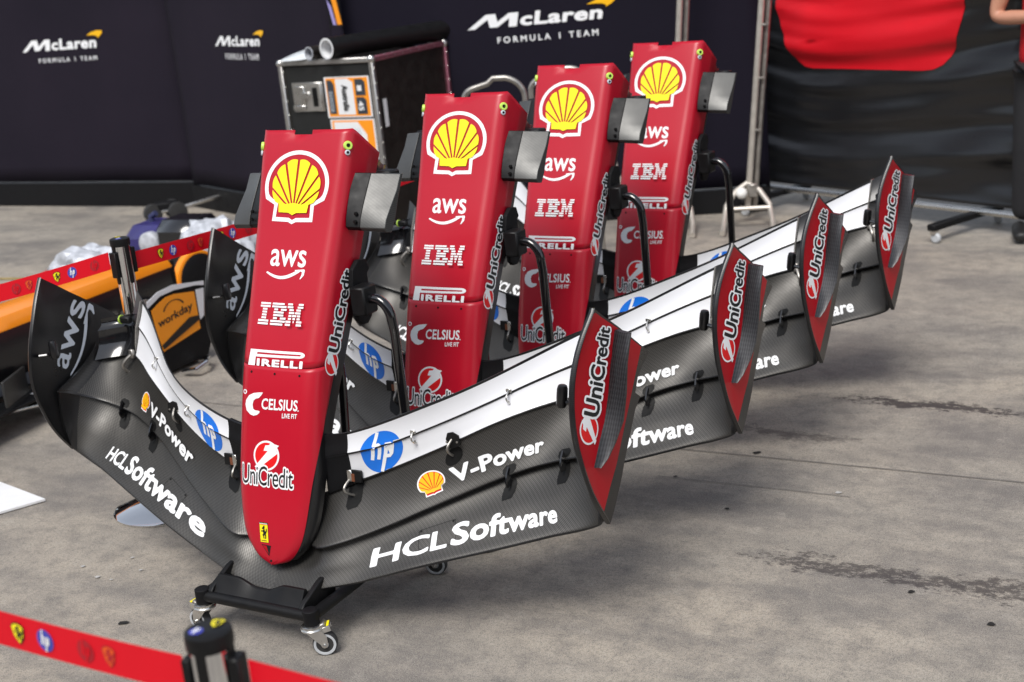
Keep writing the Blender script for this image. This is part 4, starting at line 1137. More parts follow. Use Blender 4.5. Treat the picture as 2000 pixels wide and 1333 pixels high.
def banner(p0, deg, w, label, red=True, zt=2.5):
    root = empty('fabric_banner', (p0[0], p0[1], 0), (0, 0, math.radians(deg)))
    xs = lin(0, w, 60); zs = lin(.145, zt, 130); V = []; F = []; n = len(xs)
    for z in zs:
        for x in xs: V.append((x, -wr(x*1.96/w, z)*min(1, x/.08+.15, (w-x)/.08+.15)*min(1, (z-.145)/.06+.1), z))
    for i in range(len(zs)-1):
        for j in range(n-1): F.append((i*n+j, i*n+j+1, (i+1)*n+j+1, (i+1)*n+j))
    o = mesh_obj('fabric_sheet', V, F, 'banner_black', None, root); md = o.modifiers.new('thickness', 'SOLIDIFY'); md.thickness = .003; md.offset = -1
    if red:
        def fn(a, b): return np.array([a, wr(a, b), b])
        c = [(.195, 1.40), (.255, 1.20), (.335, 1.02)]+[(.335+.115*(1-math.cos(t)), .965-.115*math.sin(t)) for t in [PI/2*i/8 for i in range(1, 9)]]
        c = [(.17, zt-.06), (.195, 1.40), (.255, 1.20), (.33, 1.01), (.365, .93), (.40, .885), (.44, .858), (.50, .848), (1.30, .852), (1.37, .86), (1.43, .885), (1.48, .93), (1.52, 1.00), (1.57, 1.13), (1.60, 1.25), (1.645, 1.40), (1.70, zt-.06)]
        X = [(x-.1)/1.7 for x, z in c]; Z = [(z-.8)/1.7 for x, z in c]
        decal('red_field', root, poly('banner_red', list(zip(X, Z))), fn, [(.1, 2.5), (1.8, 2.5), (1.8, .8), (.1, .8)], div=(40, 90), off=.0035)
        for p in root.children:
            if p.name.startswith('red_field'): p.data.polygons.foreach_set('use_smooth', [True]*len(p.data.polygons))
    m = MB(); m.tube([(-.01, .02, .105), (w+.03, .02, .105)], .018, 'steel', 12); m.build('bottom_rail', root)
    m = MB(); m.tube([(-.01, .02, zt+.02), (w+.03, .02, zt+.02)], .018, 'steel', 12); m.build('top_rail', root)
    for x in (.0, w+.02):
        m = MB(); m.tube([(x, .045, .10), (x, .045, zt+.03)], .018, 'steel', 12); m.build('upright', root)
    for x in (.25, w-.32):
        m = MB(); m.box((x, -.05, .085), (.05, .62, .035), 'black_matt', bev=.15); m.build('foot_bar', root)
        for y in (-.33, .22):
            m = MB(); m.lathe([(.02, .045), (.024, .068)], 'steel', 12, Matrix.Translation((x, y, 0))); m.lathe([(.022, -.012), (.028, -.006), (.028, .006), (.022, .012)], 'wheel_grey', 18, Matrix.Translation((x+.012, y, .028))@Matrix.Rotation(PI/2, 4, 'X')); m.build('castor_wheel', root)
    tag(root, label, 'banner', 'fabric banners on wheeled frames'); return root
banner(BP, BDEG, 1.96, 'black wrinkled fabric banner with a big rounded red field, behind the farthest wing')
banner((3.12, 7.15), -56, 2.4, 'plain black banner right of the person in the red shirt, added out of view for dark reflections', red=False)  # added unseen banner, a dark surface for the carbon and endplates to reflect
banner((4.52, 5.10), -60, 2.4, 'last plain black banner of the row, far right, added out of view to darken reflections', red=False)  # second added banner out of view, carries the dark reflection further

# ------------------------------------------------------------------ pale steel stand with two tall posts
r = empty('steel_post_stand', (1.40, 7.98, 0), (0, 0, math.radians(-12)))
def bar(name, a, b, rr, mat, par, n=12): m = MB(); m.tube([a, b], rr, mat, n); return m.build(name, par)
bar('tall_post', (.055, .10, .10), (.32, .10, 2.5), .019, 'steel_warm', r); bar('tall_post', (.095, .13, .10), (.36, .13, 2.5), .017, 'steel_dull', r)
bar('tall_post', (-.40, .13, .10), (-.16, .13, 2.5), .018, 'steel_warm', r); bar('tall_post', (-.36, .16, .10), (-.12, .16, 2.5), .016, 'steel_dull', r)
for x in (.06, -.40):
    for s in (-1, 1):
        path = [(x, .10, .24), (x+s*.07, .06, .20), (x+s*.125, -.02, .13), (x+s*.14, -.10, .05), (x+s*.145, -.26, .02)]
        m = MB(); m.tube(path, .0165, 'steel_warm', 12); m.build('hoop_leg', r)
    bar('cross_bar', (x-.13, -.04, .115), (x+.13, -.04, .115), .013, 'steel_warm', r)
    m = MB(); m.lathe([(.0, -.034), (.020, -.028), (.033, -.010), (.034, .006), (.026, .024), (.010, .034)], 'cast_white', 18, Matrix.Translation((x-.035, .04, .19))); m.build('ball_knob', r)
    m = MB(); m.box((x+.03, .07, .20), (.06, .04, .08), 'steel_dull', bev=.15); m.build('post_clamp', r)
for z in (.55, .85, 1.15, 1.5):
    m = MB(); m.box((.075+.1104*(z-.1), .095, z), (.06, .02, .012), 'steel_dull'); m.build('post_clip', r)
bar('brace', (-.36, .14, .45), (-.62, -.05, .02), .014, 'steel_warm', r); bar('brace', (-.80, -.05, .90), (-.60, -.12, .02), .014, 'steel_warm', r); bar('top_cross_bar', (-.17, .13, 2.45), (.34, .13, 2.45), .014, 'steel_warm', r)
tag(r, 'pale steel stand with tall posts and hooped feet, left of the red and black banner', 'stand')

# trolley with arched tube handles behind the second and third nose
r = empty('tube_trolley', (.11, 7.25, 0), (0, 0, math.radians(-8)))
def arch(x0, x1, y, zt, name='arched_handle'):
    path = [(x0, y, .10), (x0, y, zt-.10)]
    for i in range(1, 8): a = PI/2*i/8; path.append((x0+.08*(1-math.cos(a)), y, zt-.10+.06*math.sin(a)))
    path += [(x0+.13, y, zt-.025), ((x0+x1)/2, y, zt)]
    for i in range(1, 8): a = PI/2*i/8; path.append((x1-.12+.12*math.sin(a), y, zt-.115*(1-math.cos(a))))
    path += [(x1, y, zt-.16), (x1, y, .10)]
    m = MB(); m.tube(path, .0155, 'steel_dull', 12); m.build(name, r)
arch(-.235, .085, -.02, 1.075); arch(.105, .42, .10, 1.085)
for y in (-.02, .10): bar('cross_bar', (-.23, y, .12), (.42, y, .12), .014, 'steel_dull', r)
for x in (-.2, .38):
    for y in (-.08, .16): m = MB(); m.lathe([(.026, -.012), (.034, -.006), (.034, .006), (.026, .012)], 'rubber', 18, Matrix.Translation((x, y, .034))@Matrix.Rotation(PI/2, 4, 'X')); m.lathe([(.012, .03), (.012, .115)], 'steel', 10, Matrix.Translation((x, y, .01))); m.build('trolley_wheel', r)
tag(r, 'grey steel trolley with arched tube handles showing between the second and third nose', 'trolley')

# ------------------------------------------------------------------ flight case with rolled sheets on top
CN = Vector((-.64, 7.97, 0)); ca = math.radians(150)
r = empty('flight_case', CN, (0, 0, ca-PI/2))      # X = right-hand side going back, Y = along the latch face, to the left
# local: corner at the origin; latch face lies on x=0 plane, y 0..0.64; side face on y=0 plane, x 0..0.80
cw, cd, cz0, cz = .645, .80, .14, 1.175
m = MB(); m.box((cd/2, cw/2, (cz0+cz)/2), (cd-.012, cw-.012, cz-cz0-.012), 'case_brown', bev=.005); m.build('case_body', r)
m = MB(); m.box((-.0005+.004, cw/2, (cz0+cz)/2), (.006, cw-.05, cz-cz0-.05), 'case_dark', bev=.01); m.build('front_board', r)
def edge(a, b, name='edge_strip', mat='alu', w=.030):
    a, b = Vector(a), Vector(b); d = (b-a); L = d.length; M4 = Matrix.Translation((a+b)/2)@d.to_track_quat('Z', 'Y').to_matrix().to_4x4()
    m = MB(); m.box((0, 0, 0), (w, w, L-.03), mat, M4, .15)
    k = int(L/.085)
    for i in range(k):
        for ang in (0, PI/2, PI, -PI/2): m.lathe([(.0045, w/2-.001), (.0035, w/2+.0015)], 'steel', 6, M4@Matrix.Translation((0, 0, -L/2+.05+(L-.1)*i/max(1, k-1)))@Matrix.Rotation(ang, 4, 'Z')@Matrix.Rotation(PI/2, 4, 'X'))
    return m.build(name, r)
for y in (0, cw): edge((0, y, cz0), (0, y, cz)); edge((cd, y, cz0), (cd, y, cz), mat='alu_pink' if y == 0 else 'alu')
for z in (cz0, cz):
    edge((0, 0, z), (0, cw, z)); edge((cd, 0, z), (cd, cw, z)); edge((0, 0, z), (cd, 0, z), mat='alu_pink'); edge((0, cw, z), (cd, cw, z))
for x in (0, cd):
    for y in (0, cw):
        for z in (cz0, cz):
            m = MB(); m.lathe([(.0, -.024), (.016, -.020), (.026, -.006), (.026, .006), (.016, .020), (.0, .024)], 'steel', 12, Matrix.Translation((x, y, z))); m.build('ball_corner', r)
for x in (.12, cd-.12):
    for y in (.10, cw-.10):
        m = MB(); m.lathe([(.035, .135), (.03, .10)], 'zinc', 14, Matrix.Translation((x, y, 0))); m.lathe([(.04, -.018), (.052, -.01), (.052, .01), (.04, .018)], 'rubber', 20, Matrix.Translation((x+.02, y, .052))@Matrix.Rotation(PI/2, 4, 'X')); m.build('castor_wheel', r)
def cf(y, z): return (-.004, y, z)   # latch face
# butterfly latch with recessed dish
m = MB(); m.box((-.003, .47, .975), (.008, .22, .17), 'zinc', bev=.2); m.box((-.010, .415, .975), (.012, .095, .165), 'zinc', bev=.25); m.box((-.015, .412, .975), (.008, .035, .11), 'black_edge', bev=.1); m.box((-.012, .53, .985), (.012, .085, .11), 'steel', bev=.3); m.box((-.018, .475, .985), (.012, .06, .04), 'steel', bev=.3); m.box((-.014, .535, .915), (.014, .09, .03), 'steel', bev=.3)
for yy in (.385, .445, .56):
    for zz in (.905, 1.045): m.lathe([(.005, 0), (.004, .003)], 'steel', 8, Matrix.Translation((-.007, yy, zz))@Matrix.Rotation(-PI/2, 4, 'Y'))
m.build('butterfly_latch', r)
def case_label(y0, y1, z0, z1, kind):
    # viewer sees y decreasing to the right on the latch face
    w = y1-y0; h = z1-z0; L = poly('paper', rect(0, 0, 1, 1))+poly('print_orange', rect(.035, .03, .965, .97))
    simple('slate', (.035, .045, .06), .5) if 'slate' not in MATS else None
    if kind == 0:
        L += poly('paper', [(.25, .07), (.63, .07), (.63, .86), (.52, .95), (.25, .95)])
        L += poly('slate', [(.68, .53), (.90, .53), (.90, .86), (.84, .93), (.68, .93)]); L += poly('slate', [(.68, .08), (.90, .08), (.90, .42), (.84, .49), (.68, .49)])
        L += poly('slate', [(.06, .10), (.21, .10), (.21, .82), (.16, .92), (.06, .92)])
        for x in (.085, .11, .135, .16): L += poly('print_grey', rect(x, .14, x+.008, .66))
        def turned(layers, x0, y0, x1, y1):   # text that runs downwards
            return [(m_, np.stack([x0+V[:, 1]*(x1-x0), y1-V[:, 0]*(y1-y0)], 1), F) for m_, V, F in layers]
        L += turned(text('Australia', 'print_black', (0, 0, 1, 1), .03), .385, .17, .52, .80)
        L += turned(text('1', 'paper', (0, 0, 1, 1), .03), .735, .64, .83, .78); L += turned(text('45', 'paper', (0, 0, 1, 1), .03), .725, .16, .84, .40)
    else:
        L += poly('paper', [(.08, .04), (.80, .04), (.80, .62), (.62, .93), (.08, .93)])
        for i in range(5): L += poly('print_grey', rect(.45+.05*i, .4, .462+.05*i, .78))
    decal('transport_label', r, L, lambda a, b: np.array([-.0015, -(y1-a*w), z0+b*h]), [(0, 1), (1, 1), (1, 0), (0, 0)], div=(1, 1), off=.0015, flip=False, step=.0007)
case_label(.030, .345, .850, 1.085, 0); case_label(.025, .335, .605, .840, 1)
m = MB(); m.box((.085, -.002, .86), (.035, .003, .16), 'paper', bev=.05); m.build('paper_strip', r)
tag(r, 'black flight case with metal edges, butterfly latch and orange transport labels, behind the nearest nose', 'flight case')
Rz = Matrix.Rotation(ca-PI/2, 4, 'Z')
def on_case(x, y, z): return CN+Rz.to_3x3()@Vector((x, y, z))
def roll_thing(name, x0, y0, x1, y1, rad, wall, mat, lining, label, cat, zt=cz+.017, dz1=0):
    a = on_case(x0, y0, zt+rad); b = on_case(x1, y1, zt+rad+dz1); d = b-a; L = d.length
    e = empty(name, a); e.rotation_euler = d.to_track_quat('Z', 'Y').to_euler()
    m = MB(); m.lathe([(rad-wall, 0.0), (rad, 0), (rad*1.0, L*.33), (rad*1.01, L*.66), (rad, L), (rad-wall, L)], mat, 28)
    # hollow: drop the caps and add the inside
    m.f = [f for f in m.f if len(f) == 4]; m.m = m.m[:len(m.f)]
    m.build('outer_wrap', e)
    m = MB(); m.lathe([(rad-wall-.0005, .002), (rad-wall-.0005, L-.002)], lining, 28); m.f = [f for f in m.f if len(f) == 4]; m.m = m.m[:len(m.f)]
    m.lathe([(rad-wall-.001, -.0015), (rad-.0008, -.0015), (rad-.0008, .001), (rad-wall-.001, .001)], lining, 28)
    m.f = [f for f in m.f if len(f) == 4]; m.m = m.m[:len(m.f)]
    m.build('paper_lining', e)
    return tag(e, label, cat)
big = roll_thing('sheet_roll', -.06, .255, .95, .0, .060, .010, 'black_plastic', 'paper', 'thick black roll with a white paper inside, lying across the flight case', 'roll')
m = MB(); m.lathe([(.0612, .46), (.0614, .48), (.0612, .50)], 'print_teal', 28); m.f = [f for f in m.f if len(f) == 4 and 0 <= (f[0] % 28) < 4]; m.m = m.m[:len(m.f)]; m.build('blue_tape', big)
roll_thing('sheet_roll', -.045, .395, .85, .19, .038, .006, 'case_brown', 'foil', 'thinner dark roll with a pale open end, left of the thick black roll', 'roll')
# loose patterned paper leaning on the rolls
V = []; F = []
for i in range(13):
    t = i/12; p = on_case(-.03+.35*t, .63-.22*t, cz+.02+.085*t+.01*math.sin(5*t)); q = on_case(-.075+.33*t, .47-.13*t, cz+.02+.0*t)
    if i == 0: q = p+Vector((.02, -.02, -.004))
    V += [p, q]
for i in range(12): F.append((2*i, 2*i+1, 2*i+3, 2*i+2))
simple('patterned_paper', (.74, .78, .80), .7, var=.25, scale=22)
o = mesh_obj('paper_sheet', V, F, 'patterned_paper'); md = o.modifiers.new('t', 'SOLIDIFY'); md.thickness = .001
tag(o, 'loose white patterned paper sheet curling over the left corner of the flight case', 'paper')

# ------------------------------------------------------------------ tape posts and tapes
def post(x, y, label, h=.955, rot=0.):
    e = empty('tape_post', (x, y, 0), (0, 0, rot))
    m = MB(); m.lathe([(.0, .0), (.178, .001), (.180, .008), (.172, .014), (.10, .026), (.045, .038), (.040, .045)], 'chrome', 48); m.build('round_base', e)
    m = MB(); m.lathe([(.029, .03), (.029, h-.02)], 'chrome', 36); m.build('tube', e)
    m = MB(); m.lathe([(.0295, h-.026), (.0325, h-.024), (.0330, h-.010), (.032, h-.002), (.027, h)], 'black_plastic', 36)
    for a in (0, 90, 180, 270):
        m.prism([(-.007, h-.145), (-.004, h-.150), (.004, h-.150), (.007, h-.145), (.007, h-.024), (-.007, h-.024)], .004, 'black_plastic', Matrix.Rotation(math.radians(a), 4, 'Z')@Matrix(((1, 0, 0, 0), (0, 0, -1, -.0280), (0, 1, 0, 0), (0, 0, 0, 1))))
    m.build('head', e)
    m = MB(); m.box((.0365, 0, h-.080), (.016, .028, .085), 'black_plastic', bev=.15); m.build('tape_clip', e)
    m = MB(); m.box((-.0355, 0, h-.085), (.012, .030, .085), 'black_plastic', bev=.15); m.build('tape_slot', e)
    flat_decal('shield_badge', e, m_horse(True), (-.004, .002, h), (1, 0, 0), (0, 1, 0), .022, .024, off=.0008)
    flat_decal('round_badge', e, m_hp('print_indigo'), (-.022, -.020, h), (1, 0, 0), (0, 1, 0), .020, .020, off=.0008)
    return tag(e, label, 'tape post', 'chrome posts carrying the red tape')
simple('tape_red', (.72, .004, .016), .55, var=.04, scale=20, spec=.3)
def tape(p, q, z0, z1, w, label, marks=True, start=.1, d=.0, flipm=False):
    p = Vector((*p, 0)); q = Vector((*q, 0)); L = (q-p).length; e = empty('barrier_tape', p, (0, 0, math.atan2(q.y-p.y, q.x-p.x)))
    n = 30; V = []; F = []
    def zc(x): t = x/L; return z0+(z1-z0)*t-.012*4*t*(1-t)
    for i in range(n+1):
        x = L*i/n; V += [(x, .0012*math.sin(x*5), zc(x)-w/2), (x, .0012*math.sin(x*5+.6), zc(x)+w/2)]
    for i in range(n): F.append((2*i, 2*i+2, 2*i+3, 2*i+1))
    o = mesh_obj('tape_band', V, F, 'tape_red', None, e, smooth=False); md = o.modifiers.new('t', 'SOLIDIFY'); md.thickness = .0008; md.offset = 0
    def fn(a, b): return np.array([a, 0, zc(a)+b])
    s = w*.62; x = start-.27*4
    seq = ((0, 's', 1), (.050, 'h', 1), (.127, 'h', 0), (.174, 's', 0))
    while x < L-.06 and marks:
        for dx, ty, vis in seq:
            a = x+dx
            if a < .01 or a > L-.05: continue
            sh = m_horse(True, 'print_yellow' if vis else 'faint_amber', 'print_black' if vis else 'faint_red') if ty == 's' else m_hp('print_indigo' if vis else 'faint_red', 'print_white' if vis else 'tape_red')
            ww = s*(.72 if ty == 's' else .86)
            decal('shield_mark' if ty == 's' else 'round_mark', e, sh, fn, [(a, s/2), (a+ww, s/2), (a+ww, -s/2), (a, -s/2)], div=(1, 1), off=.002, step=.0004)
        x += .27
    return tag(e, label, 'barrier tape', 'red tapes between the chrome posts')
simple('print_yellow2', (.95, .82, .01), .45)
S1 = (-1.247, 4.462); S2 = (-.4433, 1.6748)
post(*S1, 'chrome post with black head behind the nearest wing, its top crossed by the red tape', rot=math.radians(52))
post(*S2, 'chrome post with black head close to the camera at the bottom edge', h=.940, rot=math.radians(-17))
TL0 = (-1.25, 2.10)
TR0 = (.25, 1.235)
tape((S1[0]+.05*math.cos(.90), S1[1]+.05*math.sin(.90)), (-.30, 5.66), .868, .885, .058, 'red tape running back from the rear chrome post behind the noses', start=.36)
tape((-2.20, 4.47), (S1[0]-.044, S1[1]+.0), .735, .882, .058, 'red tape left of the rear chrome post, over the orange car', start=.175)
tape(TL0, (S2[0]-.044, S2[1]+.014), .935, .868, .058, 'blurred red tape left of the front chrome post, with yellow and blue marks', start=.545)
tape((S2[0]+.050, S2[1]-.016), TR0, .868, .905, .058, 'blurred plain red tape right of the front chrome post', marks=False)

# ------------------------------------------------------------------ orange racing car chassis on the ground at the left
r = empty('racing_car_chassis', (-1.72, 6.60, 0), (0, 0, math.radians(-115)))   # X runs from the front bulkhead back towards the lower left
def csec(x):
    t = x/2.6; w = .115+.045*t; h0 = .20-.02*t; h1 = .45+.05*t; return w, h0, h1
rings = []
for x in lin(0, 2.6, 20):
    w, h0, h1 = csec(x); rings.append([(x, -w, h0+.02), (x, -w*1.05, h0+.12), (x, -w, h1-.06), (x, -w*.75, h1-.015), (x, -w*.3, h1), (x, w*.3, h1), (x, w*.75, h1-.015), (x, w, h1-.06), (x, w*1.05, h0+.12), (x, w, h0+.02), (x, 0, h0)])
m = MB(); m.loft(rings, 'carbon_dark'); o = m.build('tub', r); ul = o.data.uv_layers.new(name='UVMap')
rings = []
for x in lin(-.015, 2.6, 20):
    w, h0, h1 = csec(max(0, x)); rings.append([(x, -w-.004, h1-.055), (x, -w-.004, h1-.05), (x, -w*.76, h1-.004), (x, -w*.3, h1+.010), (x, w*.3, h1+.010), (x, w*.76, h1-.004), (x, w+.004, h1-.05), (x, w+.004, h1-.055), (x, w-.002, h1-.055), (x, w-.002, h1-.06), (x, w*.7, h1-.02), (x, -w*.7, h1-.02), (x, -w+.002, h1-.06), (x, -w+.002, h1-.055)])
m = MB(); m.loft(rings, 'orange_paint'); m.build('orange_cowl', r)
m = MB(); m.box((-.03, 0, .32), (.05, .21, .20), 'black_matt', bev=.1); m.build('bulkhead', r)
m = MB(); m.box((.30, .17, .27), (.26, .10, .055), 'steel_dull', bev=.35); m.box((.20, .19, .27), (.08, .07, .04), 'black_edge', bev=.2); m.build('side_duct', r)
for s in (-1,):
    for (x0, z0, x1, z1) in ((.10, .36, .00, .26), (.42, .36, .10, .25), (.12, .18, .00, .16), (.50, .18, .10, .15)):
        m = MB(); m.tube([(x0, s*.12, z0), (x1, s*.60, z1)], .011, 'carbon_dark', 8, sc=.5); m.build('suspension_arm', r)
m = MB(); m.box((1.45, -.18, .10), (2.3, .40, .03), 'carbon_dark', bev=.2); m.build('floor', r)
for i, (x, y, z) in enumerate(((.65, .17, .16), (.82, .18, .19), (1.0, .19, .17), (1.2, .20, .20), (1.4, .20, .18))):
    m = MB(); m.box((x, y, z), (.22, .012, .11), 'carbon_grey' if i % 2 else 'black_gloss', Matrix.Translation((x, y, z))@Matrix.Rotation(.35, 4, 'Z')@Matrix.Translation((-x, -y, -z)), .2); m.build('bargeboard', r)
m = MB(); m.box((1.15, .17, .12), (.9, .12, .012), 'black_plastic', bev=.2); m.build('side_tray', r)
m = MB(); m.box((1.06, .19, .128), (.055, .06, .002), 'paper'); m.build('white_tag', r)
def cow(a, b):
    w, h0, h1 = csec(max(0, a)); return np.array([a, -b*w, h1+.0105-.006*abs(b)])
for (x, w_, t_) in ((1.05, .34, 'DEWALT'), (1.62, .30, 'PIRELLI')):
    decal('side_lettering', r, text(t_, 'print_black', (0, 0, 1, 1), .03), cow, [(x+w_, -.15), (x, -.15), (x, .45), (x+w_, .45)], div=(2, 2), off=.004, flip=True)
tag(r, 'orange and black racing car chassis without wheels, low on the ground at the left', 'racing car')
# front wing endplate of the orange car
r = empty('orange_wing_section', (-1.569, 6.038, 0), (0, 0, math.radians(59)))
def prism_xz(pts, y0, t, mat, name, par):
    m = MB(); m.prism(pts, t, mat, Matrix(((1, 0, 0, 0), (0, 0, -1, y0), (0, 1, 0, 0), (0, 0, 0, 1)))); return m.build(name, par)
prism_xz([(-.095, .02), (.258, .025), (.305, .10), (.296, .355), (.24, .378), (.10, .392), (.0, .385), (-.075, .352), (-.098, .30), (-.08, .20)], .006, .014, 'black_matt', 'endplate_core', r)
prism_xz([(-.055, .325), (.0, .348), (.045, .362), (.10, .362), (.228, .340), (.231, .161), (-.021, .125), (-.045, .234)], -.009, .003, 'print_orange', 'orange_field', r)
prism_xz([(-.10, .36), (.0, .398), (.10, .405), (.30, .372), (.297, .352), (.24, .366), (.10, .380), (.01, .376), (-.075, .342)], -.009, .003, 'white_paint', 'white_edge', r)
prism_xz([(.240, .345), (.292, .340), (.268, .215), (.240, .20)], -.009, .003, 'white_paint', 'white_corner', r)
def wfn(a, b): return np.array([a, .0125, b])
decal('lettering', r, text('workday', 'print_black', (0, 0, 1, 1), .02), wfn, [(-.030, .275), (.200, .302), (.200, .253), (-.030, .228)], div=(2, 1), off=.001)
decal('arc_mark', r, poly('print_black', stroke(ell(.5, 0, .5, .95, 20, 20, 160), .07)), wfn, [(.012, .335), (.150, .345), (.150, .292), (.012, .285)], div=(2, 1), off=.001)
prism_xz([(-.02, .135), (.232, .205), (.232, .225), (.17, .232), (-.03, .155)], -.0125, .003, 'case_brown', 'brown_band', r)
for k, (z, y) in enumerate(((.10, .25), (.17, .26), (.24, .27))):
    m = MB(); m.loft([[(x0, yy, z+dz+.02*math.sin(3*yy)) for x0, dz in ((-.08+.05*k, 0), (.0+.05*k, .02), (.12+.05*k, .05), (.12+.05*k, .043), (-.02+.05*k, -.006))] for yy in lin(.012, .9, 8)], 'carbon_dark' if k else 'white_paint'); m.build('wing_element', r)
m = MB(); m.box((.09, .30, .055), (.34, .56, .08), 'black_matt', bev=.2); m.build('underside_block', r)
tag(r, 'orange and white wing endplate with dark lettering behind the nearest wing', 'wing endplate')
# bent chrome hoop and low chrome rail
m = MB(); m.tube([(-1.50, 6.02, .02), (-1.43, 5.98, .035), (-1.395, 6.03, .05), (-1.40, 6.12, .045), (-1.46, 6.18, .03)], .014, 'chrome', 10); o = m.build('chrome_hoop'); tag(o, 'small chrome hoop on the ground below the orange endplate', 'metal hoop')
m = MB(); m.tube([(-2.75, 5.20, .055), (-1.90, 5.70, .055)], .019, 'chrome', 12); m.tube([(-1.95, 5.67, .055), (-1.95, 5.67, .0)], .012, 'steel', 8); m.tube([(-2.6, 5.29, .055), (-2.6, 5.29, .0)], .012, 'steel', 8); o = m.build('chrome_rail'); tag(o, 'long chrome rail low on the ground below the dark car parts at the left', 'rail')
# brake drum with orange rings
r = empty('ring_drum', (-1.70, 7.30, .17), (0, 0, math.radians(-35)))
Ry = Matrix.Rotation(PI/2, 4, 'Y')
m = MB(); m.lathe([(.10, -.10), (.135, -.085), (.14, 0), (.135, .085), (.10, .10)], 'black_matt', 30, Ry); m.build('drum', r)
m = MB(); m.lathe([(.05, -.112), (.10, -.108), (.108, -.098)], 'steel_dull', 30, Ry); m.build('drum_face', r)
for x in (-.07, .055):
    m = MB(); m.lathe([(.140, x-.024), (.152, x-.018), (.152, x+.018), (.140, x+.024)], 'orange_paint', 34, Ry); m.build('orange_ring', r)
tag(r, 'black brake drum with two orange rings on the ground above the orange endplate', 'brake drum')
simple('glitter_blue', (.03, .10, .30), .5, var=.9, scale=60)
def lump(name, c, size, mat, label, cat, seed, n=3, amp=.13):
    bm = bmesh.new(); bmesh.ops.create_icosphere(bm, subdivisions=n, radius=1); rnd = random.Random(seed); ph = [rnd.uniform(0, 6) for _ in range(6)]
    for v in bm.verts:
        p = v.co; k = 1+amp*(math.sin(p.x*5+ph[0])*math.cos(p.y*4+ph[1])+.6*math.sin(p.z*7+p.x*3+ph[2]))+amp*.5*math.sin(p.x*11+p.y*9+ph[3])+amp*.35*math.sin(p.x*23+p.z*17+ph[4])*math.cos(p.y*21+ph[5])
        v.co = Vector((p.x*size[0]*k, p.y*size[1]*k, max(-c[2]+.003, p.z*size[2]*k)))
    me = bpy.data.meshes.new(name); bm.to_mesh(me); bm.free(); me.materials.append(MATS[mat]); me.polygons.foreach_set('use_smooth', [True]*len(me.polygons)); me.set_sharp_from_angle(angle=math.radians(30))
    o = bpy.data.objects.new(name, me); COL.objects.link(o); o.location = c; return tag(o, label, cat)
lump('foil_cover', (-2.12, 6.98, .30), (.22, .16, .15), 'foil', 'crumpled silver foil cover lying on the left side of the orange chassis', 'cover', 3, 4)
lump('foil_cover', (-1.62, 7.75, .19), (.22, .20, .21), 'foil', 'crumpled silver cover behind the drum with orange rings', 'cover', 5, 4)
lump('foil_cover', (-1.86, 7.42, .09), (.12, .10, .10), 'foil', 'smaller silver cover beside the blue cloth, left of the drum', 'cover', 8, 4)
lump('blue_cloth', (-1.83, 7.20, .05), (.085, .07, .06), 'glitter_blue', 'small speckled blue cloth on the ground left of the ringed drum', 'cloth', 9, 3)
lump('red_cloth', (-2.62, 8.05, .07), (.13, .09, .07), 'red_gloss', 'small dark red cloth behind the silver foil at the left', 'cloth', 11, 3)
# purple wrapped part with black housing
r = empty('wrapped_gearbox', (-1.98, 8.12, 0), (0, 0, math.radians(-25)))
m = MB(); m.box((0, 0, .24), (.46, .34, .20), 'purple_film', bev=.35); m.build('purple_cover', r)
m = MB(); m.box((.24, -.10, .22), (.34, .30, .34), 'black_gloss', bev=.2); m.build('black_housing', r)
m = MB(); m.lathe([(.05, -.03), (.07, -.02), (.07, .02), (.05, .03)], 'foil', 22, Matrix.Translation((.02, -.19, .25))@Matrix.Rotation(PI/2, 4, 'X')); m.build('end_cap', r)
m = MB(); m.tube([(-.10, 0, .33), (-.10, 0, .37), (-.06, 0, .39)], .018, 'cloth_blue', 10); m.build('filler_neck', r)
m = MB(); m.box((0, 0, .07), (.5, .3, .13), 'black_matt', bev=.1); m.build('base_block', r)
tag(r, 'purple wrapped part with a black housing behind the rear chrome post', 'machine part')
# small wheeled jack with a cable near the backdrop
r = empty('jack_trolley', (-2.40, 10.02, 0), (0, 0, math.radians(10)))
for x, y in ((-.12, 0), (.06, -.04), (.02, .12)):
    m = MB(); m.lathe([(.02, -.035), (.066, -.03), (.07, 0), (.066, .03), (.02, .035)], 'rubber', 20, Matrix.Translation((x, y, .07))@Matrix.Rotation(PI/2, 4, 'X')@Matrix.Rotation(.3, 4, 'Y')); m.build('trolley_wheel', r)
m = MB(); m.tube([(-.12, 0, .07), (.10, 0, .09), (.38, .12, .12)], .014, 'steel', 10); m.build('lift_bar', r)
m = MB(); m.box((-.02, .03, .11), (.18, .10, .06), 'black_matt', bev=.2); m.build('jack_body', r)
tag(r, 'small black wheeled jack with a steel bar before the sideways backdrop panel', 'jack')
m = MB(); m.tube([(-2.52, 9.95, .05), (-2.56, 9.6, .012), (-2.50, 9.1, .012), (-2.35, 8.65, .014), (-2.12, 8.35, .06), (-2.0, 8.2, .20)], .014, 'rubber', 8); tag(m.build('cable'), 'thick black cable running from the jack to the purple wrapped part', 'cable')
# white board on the ground, left edge
o = mesh_obj('white_board', [(-2.35, 4.22, .012), (-1.716, 4.618, .012), (-2.10, 4.98, .012), (-2.75, 4.60, .012)], [(0, 1, 2, 3)], 'paper', smooth=False); md = o.modifiers.new('t', 'SOLIDIFY'); md.thickness = .008; tag(o, 'flat white board lying on the ground at the left edge', 'board')
